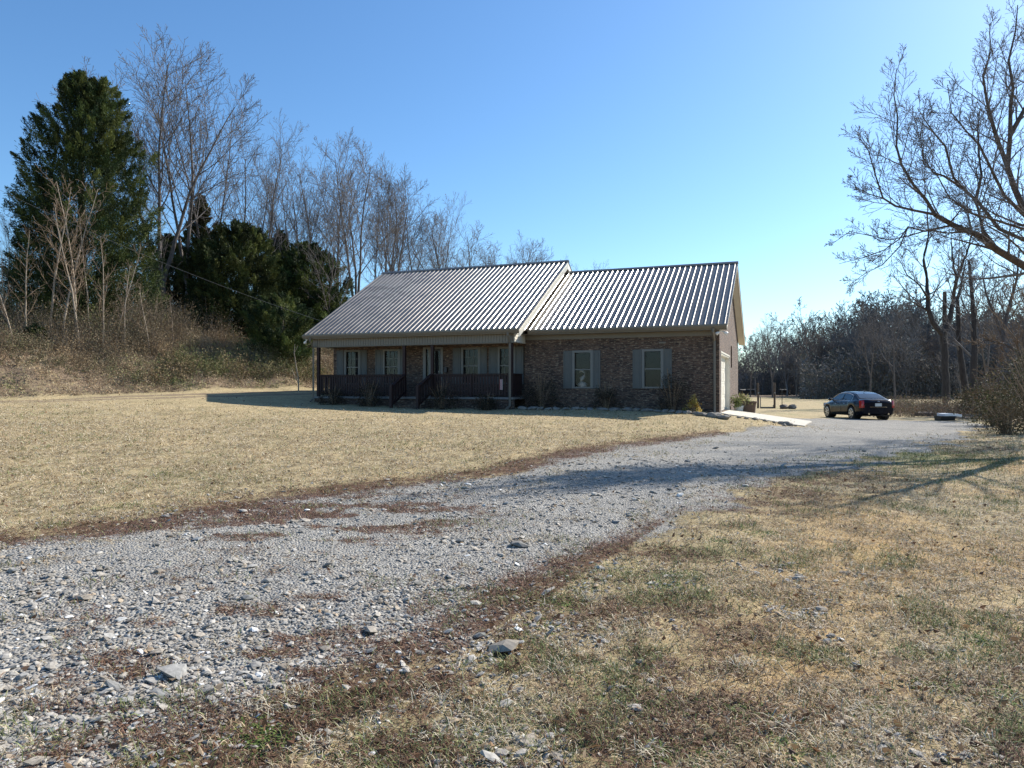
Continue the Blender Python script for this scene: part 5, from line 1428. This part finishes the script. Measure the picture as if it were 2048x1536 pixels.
for k, (px, dd, h) in enumerate([(1481, 56, 1.35), (1564, 58, 1.45)]):
    x, y, z = field(px, dd); p = MB().tube([(x, y, z-.1), (x, y, z+h)], .028, 6).box(x-.05, x+.05, y-.01, y+.01, z+h-.1, z+h).build('steel_post', M['dark_metal'])
    tag(p, ['thin dark metal post close to the garage corner', 'thin dark metal post right of the wooden fence posts'][k], 'post', 'thin metal posts in the field')
for k, (px, dd, s, lab, mt) in enumerate([(1567, 57, .30, 'dark half buried tyre like lump beside the thin metal post', 'log'), (1584, 57, .27, 'pale round rock right of the thin metal post', 'rock')]):
    x, y, z = field(px, dd); rock(x, y, s*1.3, s, s*.9, 500+k, 'boulder', lab, None, 0, M[mt], 'boulder')
# grazing black cattle at the far side of the field
def cow(px, d, rz, label, s=1.0):
    x, y, z = field(px, d); root = empty('cow', (x, y, z), rz)
    mb = MB()
    mb.tube([(-.95, 0, 1.05), (-.8, 0, 1.05), (-.4, 0, .98), (.1, 0, .95), (.55, 0, 1.0), (.85, 0, 1.08), (1.1, 0, .85), (1.3, 0, .5), (1.4, 0, .28), (1.55, 0, .15)], [.12, .30, .37, .40, .36, .25, .17, .14, .15, .07], 12)
    for lx, ly in ((.6, .2), (.6, -.2), (-.75, .2), (-.75, -.2)):
        mb.tube([(lx, ly, .85), (lx+(.03 if lx > 0 else -.06), ly, .5), (lx, ly, .25), (lx+.02, ly, 0)], [.13, .075, .05, .06], 8)
    mb.tube([(-1.0, 0, 1.15), (-1.1, 0, .8), (-1.08, 0, .4)], [.04, .025, .04], 6)
    for s_ in (-1, 1): mb.tube([(1.28, s_*.1, .55), (1.25, s_*.25, .58)], [.05, .02], 5)
    b = mb.build('body', M['dark_tarp'], root, sm=True); rm = b.modifiers.new('r', 'REMESH'); rm.mode = 'VOXEL'; rm.voxel_size = .05; rm.use_smooth_shade = True
    root.scale = (s, s, s); tag(root, label, 'cow', 'black cattle at the far side of the field')
cow(1501, 152, R(170), 'black cow grazing left of the wooden posts')
cow(1485, 156, R(20), 'black cow grazing closest to the garage wall')
cow(1566, 150, R(5), 'black cow grazing right of the wooden posts')
# white lid on a black tub and the brush pile
x, y, z = field(1896, 36)
tb = MB()
tb.prism_x([(-.28, 0), (.28, 0), (.32, .19), (-.32, .19)], -.42, .28)
t0 = empty('black_tub', (x-.1, y, z)); tb.build('tub', M['black_plastic'], t0, bevel=.02); MB().box(-.45, .31, -.35, .35, .191, .215).build('rim', M['black_plastic'], t0)
tag(t0, 'low black plastic tub on the grass right of the car', 'tub')
ld = empty('white_board', (x+.05, y, z+.222), 0, 0, R(1.5))
mb = MB()
nn = 12; V = []
for i in range(nn+1):
    u = i/nn; xx_ = -.42+.86*u; zz_ = .10+.035*math.sin(u*math.pi)-.02*u
    V += [(xx_, -.33, zz_-.13 if i not in (0,) else zz_-.13), (xx_, -.33, zz_), (xx_, .33, zz_), (xx_, .33, zz_-.13)]
mb.add(V, [(i*4+j, i*4+(j+1) % 4, i*4+4+(j+1) % 4, i*4+4+j) for i in range(nn) for j in range(4)]+[(0, 1, 2, 3), (nn*4+3, nn*4+2, nn*4+1, nn*4)])
mb.build('shell', M['white_plastic'], ld, bevel=.015)
tag(ld, 'white rounded lid lying across the black plastic tub', 'lid')
rnd = random.Random(77)
for k in range(9):
    px = rnd.uniform(1918, 1985); dd = rnd.uniform(35, 37.5); x, y, z = field(px, dd); a = R(rnd.uniform(-14, 14)); L = rnd.uniform(.9, 2.2)
    b = MB(); n_ = 5
    P = [(-L/2+L*i/n_, rnd.uniform(-.05, .05), .09+.04*(k % 4)+rnd.uniform(-.03, .05)) for i in range(n_+1)]
    b.tube(P, [.05-.006*i for i in range(n_+1)], 7)
    o = b.build('fallen_branch', M['log'], None); o.location = (x, y, z); o.rotation_euler = (0, R(rnd.uniform(-3, 6)), a)
    tag(o, 'grey fallen branch in the loose pile right of the white lid', 'branch', 'fallen branches right of the white lid')
for k, (px, dd, L, s) in enumerate([(1847, 42, 1.0, .13), (1862, 42.5, .8, .12)]):
    x, y, z = field(px, dd); b = MB().tube([(-L/2, 0, s*.8), (0, .03, s), (L/2, 0, s*.85)], [s, s*.95, s*.85], 9)
    o = b.build('log', M['log'], None); o.location = (x, y, z); o.rotation_euler = (0, 0, R(8-20*k)); tag(o, ['grey log on the grass just right of the car', 'shorter dark log behind the grey one, right of the car'][k], 'log', 'logs on the grass right of the car')

# ------------------------------------------------------------------ foreground stones and grass
def stones():
    rg = np.random.default_rng(41); n = 500000
    u = rg.random(n); d = 2.3*np.exp(u*np.log(17/2.3)); x = rg.uniform(-1, 1, n)*(.76*d+1.7); y = d
    keep0 = rg.random(n) < 1.0
    g = gravel_sd(x, y); coarse = fbm(x*.7, y*.7, 55, 3)
    p = smooth(-1.1, .5, g)*(.35+.9*smooth(.35, .6, coarse))
    p = np.maximum(p, .35*smooth(.54, .68, fbm(x*3.1, y*1.6, 56, 3))*(1-smooth(1.2, 2.4, x-(y-3)*.35))*(x > -3)*(y < 6.5))
    p *= np.clip((d/4.2)**.4, .5, 1)
    raw = poly_sd(x, y, GRAVEL)
    track = vnoise((y-.45*x)*.55+.9*vnoise(x*.3, y*.3, 8), x*.12, 57)
    p *= (1-smooth(8, 15, d)*.97)*(.30+.85*smooth(.25, .65, track))*(1-.8*np.clip(litter(x, y, raw)*1.5, 0, 1))
    ok = rg.random(n) < p*.52
    x, y, d = x[ok], y[ok], d[ok]; m = len(x)
    z = ground(x, y)+(1-smooth(9, 16, np.hypot(x, y)))*((fbm(x*9, y*9, 3)-.5)*.025 + (vnoise(x*26, y*26, 4)-.5)*.012)
    s = np.exp(rg.normal(math.log(.0088), .5, m)); s = np.clip(s, .005, .042)*(1+.035*(d-3).clip(0, 12))
    bigm = rg.random(m) < .004; s[bigm] *= 1.9
    phi = (1+5**.5)/2
    I = np.array([(-1, phi, 0), (1, phi, 0), (-1, -phi, 0), (1, -phi, 0), (0, -1, phi), (0, 1, phi), (0, -1, -phi), (0, 1, -phi), (phi, 0, -1), (phi, 0, 1), (-phi, 0, -1), (-phi, 0, 1)])/math.sqrt(1+phi*phi)
    T = np.array([(0,11,5),(0,5,1),(0,1,7),(0,7,10),(0,10,11),(1,5,9),(5,11,4),(11,10,2),(10,7,6),(7,1,8),(3,9,4),(3,4,2),(3,2,6),(3,6,8),(3,8,9),(4,9,5),(2,4,11),(6,2,10),(8,6,7),(9,8,1)])
    V = I[None]*(1+rg.uniform(-.30, .28, (m, 12, 1)))
    V = V*np.stack([rg.uniform(.8, 1.6, m), rg.uniform(.6, 1.1, m), rg.uniform(.25, .5, m)], 1)[:, None, :]*s[:, None, None]
    a = rg.uniform(0, 6.283, m); ca_, sa_ = np.cos(a)[:, None], np.sin(a)[:, None]; tl = rg.normal(0, .3, m)[:, None]
    X = V[..., 0]*ca_-V[..., 1]*sa_; Y = V[..., 0]*sa_+V[..., 1]*ca_; Z = V[..., 2]+X*tl
    V = np.stack([X+x[:, None], Y+y[:, None], Z+(z+s*.25)[:, None]], -1).reshape(-1, 3)
    Tt = (T[None]+(np.arange(m)*12)[:, None, None]).reshape(-1, 3)
    v = rg.uniform(.17, .39, m); tint = rg.normal(0, .012, m)
    col = np.stack([v*1.06+tint, v*.98, v*.86-tint], 1); col[rg.random(m) < .05] *= np.array((1.1, .95, .78)); col[rg.random(m) < .03] = (.66, .65, .62)
    me = make_mesh('gravel', V, tris=Tt, cols=np.repeat(col, 12, 0), mat=M['stones'])
    tag(link('gravel', me), 'loose angular grey crushed stones on the driveway', 'gravel', None, 'stuff')
    return m
ns = stones()

def blades():
    rg = np.random.default_rng(43); n = 1250000
    u = rg.random(n); d = 2.3*np.exp(u*np.log(32/2.3)); x = rg.uniform(-1, 1, n)*(.76*d+1.7); y = d
    g = gravel_sd(x, y); raw = poly_sd(x, y, GRAVEL)
    p = 1-smooth(-.55, .25, g)
    tuft = fbm(x*3.0, y*3.0, 61, 3)
    p = np.maximum(p, .5*smooth(.52, .64, tuft)*(1-smooth(.6, 2.2, raw)))
    patch = np.exp(-(((x+2.0)/1.9)**2+((y-8.4)/1.5)**2)); p = np.maximum(p, .6*np.clip(litter(x, y, raw), 0, 1))
    p *= .35+.9*smooth(.3, .62, fbm(x*5, y*5, 62, 2))
    p *= 1-smooth(14, 31, d)*.95
    ok = rg.random(n) < p*.72
    x, y, d = x[ok], y[ok], d[ok]; m = len(x)
    z = ground(x, y)+(1-smooth(9, 16, np.hypot(x, y)))*((fbm(x*9, y*9, 3)-.5)*.025 + (vnoise(x*26, y*26, 4)-.5)*.012)
    k = 1+.10*(d-3).clip(0, 22)
    L = rg.uniform(.026, .078, m)*(1+.03*(d-3).clip(0, 18)); W = rg.uniform(.0018, .0040, m)*k
    a = rg.uniform(0, 6.283, m); el = np.abs(rg.normal(.22, .30, m)).clip(.03, 1.35)
    g2 = fbm(x*.9, y*1.2, 82, 3); grn = (rg.random(m) < np.clip(.06+.25*smooth(.55, .8, fbm(x*.6, y*.9, 82)) + .8*np.exp(-(((x-7.5)/3.0)**2+((y-14.8)/1.6)**2))+.35*smooth(.60, .75, fbm(x*2.1, y*2.1, 84, 2)), 0, .85)*(1-.5*((x < 3) & (y > 9))))
    el = np.where(grn, np.abs(rg.normal(.7, .35, m)).clip(.1, 1.4), el)
    dirh = np.stack([np.cos(a), np.sin(a)], 1)
    P0 = np.stack([x, y, z+.001], 1)
    P1 = P0+np.stack([dirh[:, 0]*np.cos(el)*L*.55, dirh[:, 1]*np.cos(el)*L*.55, np.sin(el)*L*.55+.004], 1)
    el2 = el-rg.uniform(.1, .9, m)
    P2 = P1+np.stack([dirh[:, 0]*np.cos(el2)*L*.5, dirh[:, 1]*np.cos(el2)*L*.5, np.maximum(np.sin(el2), -.05)*L*.5], 1)
    S = np.stack([-dirh[:, 1], dirh[:, 0], rg.normal(0, .35, m)], 1)*W[:, None]*.5
    V = np.stack([P0-S, P0+S, P1+S, P1-S, P2], 1).reshape(-1, 3)
    b = np.arange(m)[:, None]*5
    Q = b+np.array([[0, 1, 2, 3]]); T = b+np.array([[3, 2, 4]])
    straw = np.array([(.54, .47, .345), (.42, .34, .225), (.66, .60, .48), (.34, .255, .16), (.50, .41, .28)])
    c = straw[rg.integers(5, size=m)]*rg.uniform(.75, 1.15, (m, 1))*np.array((1.02, .985, .92))
    brown = rg.random(m) < np.clip(.08+.5*smooth(-4.6, -2.2, x-(y-3)*.2)*(1-smooth(4.6, 6.8, y+x*.3))*smooth(.40, .6, fbm(x*2.0, y*3.0, 74, 4))+1.3*litter(x, y, raw[ok]), 0, .85)
    c[brown] = np.array((.15, .085, .055))*rg.uniform(.6, 1.5, (brown.sum(), 1))
    org = smooth(.40, .60, fbm(x*.30+3, y*.45, 91))*smooth(.8, 2.5, x-(.3+(y-5.75)*.5))
    om_ = rg.random(m) < org*.45; c[om_] = np.array((.45, .335, .21))*rg.uniform(.7, 1.2, (om_.sum(), 1))
    gc = np.array([(.17, .20, .075), (.26, .28, .12), (.13, .15, .055)])
    c[grn] = gc[rg.integers(3, size=grn.sum())]*rg.uniform(.7, 1.25, (grn.sum(), 1))
    me = make_mesh('grass', V, quads=Q, tris=T, cols=np.repeat(c, 5, 0), mat=M['blades'])
    tag(link('grass', me), 'short matted dead grass with a few green blades', 'grass', None, 'stuff')
    return m
nb = blades()

def tufts():
    """bleached starburst clumps and low green weeds close to the camera"""
    rg = np.random.default_rng(47); VV = []; CC = []; n = 0
    spots = []
    for px, py in [(880, 1470), (500+90, 1395), (960, 1430), (1010, 1475), (1180, 1210), (870, 1400), (1290, 1500), (1560, 1450), (640, 1490), (530, 1420), (1700, 1420), (1860, 1300), (1480, 1330), (1750, 1180), (1950, 1480), (1120, 1340)]:
        dd = 1.57*F/(py-HOR); spots.append((PX(px, dd), dd, 0))
    for px, py in [(540, 1470), (510, 1480), (1330, 1180), (1340, 1160), (1960, 1280), (1890, 1370), (2000, 1390), (760, 1520), (1500, 1420), (1130, 1220), (1080, 1260), (1300, 1400), (1780, 1420), (1600, 1500), (1450, 1100), (1530, 1085), (1340, 1500)]:
        dd = 1.57*F/(py-HOR); spots.append((PX(px, dd), dd, 1))
    for (x, y, kd) in spots:
        m = 60 if kd == 0 else 260
        sp = .055 if kd == 0 else .10
        bx = x+rg.normal(0, sp, m); by = y+rg.normal(0, sp*.8, m); bz = ground(bx, by)+.002
        a = rg.uniform(0, 6.28, m); L = rg.uniform(.05, .11, m) if kd == 0 else rg.uniform(.012, .03, m); el = rg.uniform(.1, .8, m); W = (.0042 if kd == 0 else .009)
        D = np.stack([np.cos(a)*np.cos(el), np.sin(a)*np.cos(el), np.sin(el)], 1); S = np.stack([-np.sin(a), np.cos(a), 0*a], 1)*W*.5
        P = np.stack([bx, by, bz], 1); V = np.stack([P-S, P+S, P+D*L[:, None]*.6+S, P+D*L[:, None]*.6-S, P+D*L[:, None]+np.array((0, 0, -.2))*L[:, None]], 1)
        VV.append(V.reshape(-1, 3)); c = (np.array((.52, .46, .35)) if kd == 0 else np.array((.13, .19, .045)))*rg.uniform(.7, 1.2, (m, 1)); CC.append(np.repeat(c, 5, 0)); n += m
    b = np.arange(n)[:, None]*5
    me = make_mesh('weeds', np.concatenate(VV), quads=b+np.array([[0, 1, 2, 3]]), tris=b+np.array([[3, 2, 4]]), cols=np.concatenate(CC), mat=M['blades'])
    tag(link('weeds', me), 'bleached grass clumps and low green weeds between the stones', 'weeds', None, 'stuff')
tufts()
def leaves():
    rg = np.random.default_rng(53); n = 3800
    d = 2.4*np.exp(rg.random(n)*np.log(34/2.4)); x = rg.uniform(-.76, .76, n)*d; y = d
    ok = (toe_sd(x, y) < 0) & ((x-7.5)*.358+(y-26.2)*.934 < -1.2); g = gravel_sd(x, y); ok &= (g < .3) | (rg.random(n) < .25)
    x, y, d = x[ok], y[ok], d[ok]; m = len(x); C = np.stack([x, y, ground(x, y)+.022], 1)
    D = rg.normal(size=(m, 3))*np.array((1, 1, .35)); s_ = rg.uniform(.022, .05, m)*(1+.02*d)
    V, Q = cards(C, D, s_, s_*rg.uniform(.4, .8, m), rg)
    V = V.reshape(m, 4, 3); V[:, 2, 2] += s_*.25; V[:, 0, 2] += s_*.1; V = V.reshape(-1, 3)
    c = np.array([(.16, .085, .045), (.24, .15, .08), (.10, .06, .04), (.32, .24, .16)])[rg.integers(4, size=m)]
    me = make_mesh('fallen_leaves', V, quads=Q, cols=np.repeat(c, 4, 0), mat=M['leafy'])
    tag(link('fallen_leaves', me), 'small curled brown leaves scattered over the lawn', 'leaves', None, 'stuff')
leaves()
print('stones', ns, 'blades', nb)

# ------------------------------------------------------------------ light, sky, camera
SUN = Vector((.664, .465, .585)).normalized()
sun = bpy.data.lights.new('sun', 'SUN'); sun.energy = 4.7; sun.angle = R(.53); sun.color = (1, .94, .85)
so = bpy.data.objects.new('sun', sun); COL.objects.link(so); so.rotation_euler = SUN.to_track_quat('Z', 'Y').to_euler(); so.location = (0, 0, 40)
w = bpy.data.worlds.new('World'); scene.world = w; w.use_nodes = True
nt = w.node_tree; bg = nt.nodes['Background']
sk = nt.nodes.new('ShaderNodeTexSky'); sk.sky_type = 'NISHITA'; sk.sun_disc = False
sk.sun_elevation = math.asin(SUN.z); sk.sun_rotation = math.atan2(SUN.x, SUN.y)
sk.altitude = 200; sk.air_density = 1.0; sk.dust_density = .6; sk.ozone_density = 1.6
hsv = nt.nodes.new('ShaderNodeHueSaturation'); hsv.inputs['Saturation'].default_value = 1.14
tint = mixc(nt, 1, hsv.outputs[0], (.80, .99, 1.11), 'MULTIPLY'); nt.links.new(sk.outputs[0], hsv.inputs['Color'])
nt.links.new(tint, bg.inputs[0]); bg.inputs[1].default_value = .098
scene.view_settings.view_transform = 'Standard'; scene.view_settings.look = 'None'; scene.view_settings.gamma = 1; scene.view_settings.exposure = .82

cam = bpy.data.cameras.new('camera'); co = bpy.data.objects.new('camera', cam); COL.objects.link(co)
cam.sensor_width = 36; cam.lens = 36*F/2048; cam.clip_start = .05; cam.clip_end = 3000
co.location = (0, 0, EYE+gz(0, 0)); co.rotation_euler = (R(90)+math.atan((HOR-768)/F), 0, 0)
scene.camera = co
scene.cycles.sample_clamp_indirect = 6
scene.cycles.max_bounces = 6; scene.cycles.transparent_max_bounces = 12
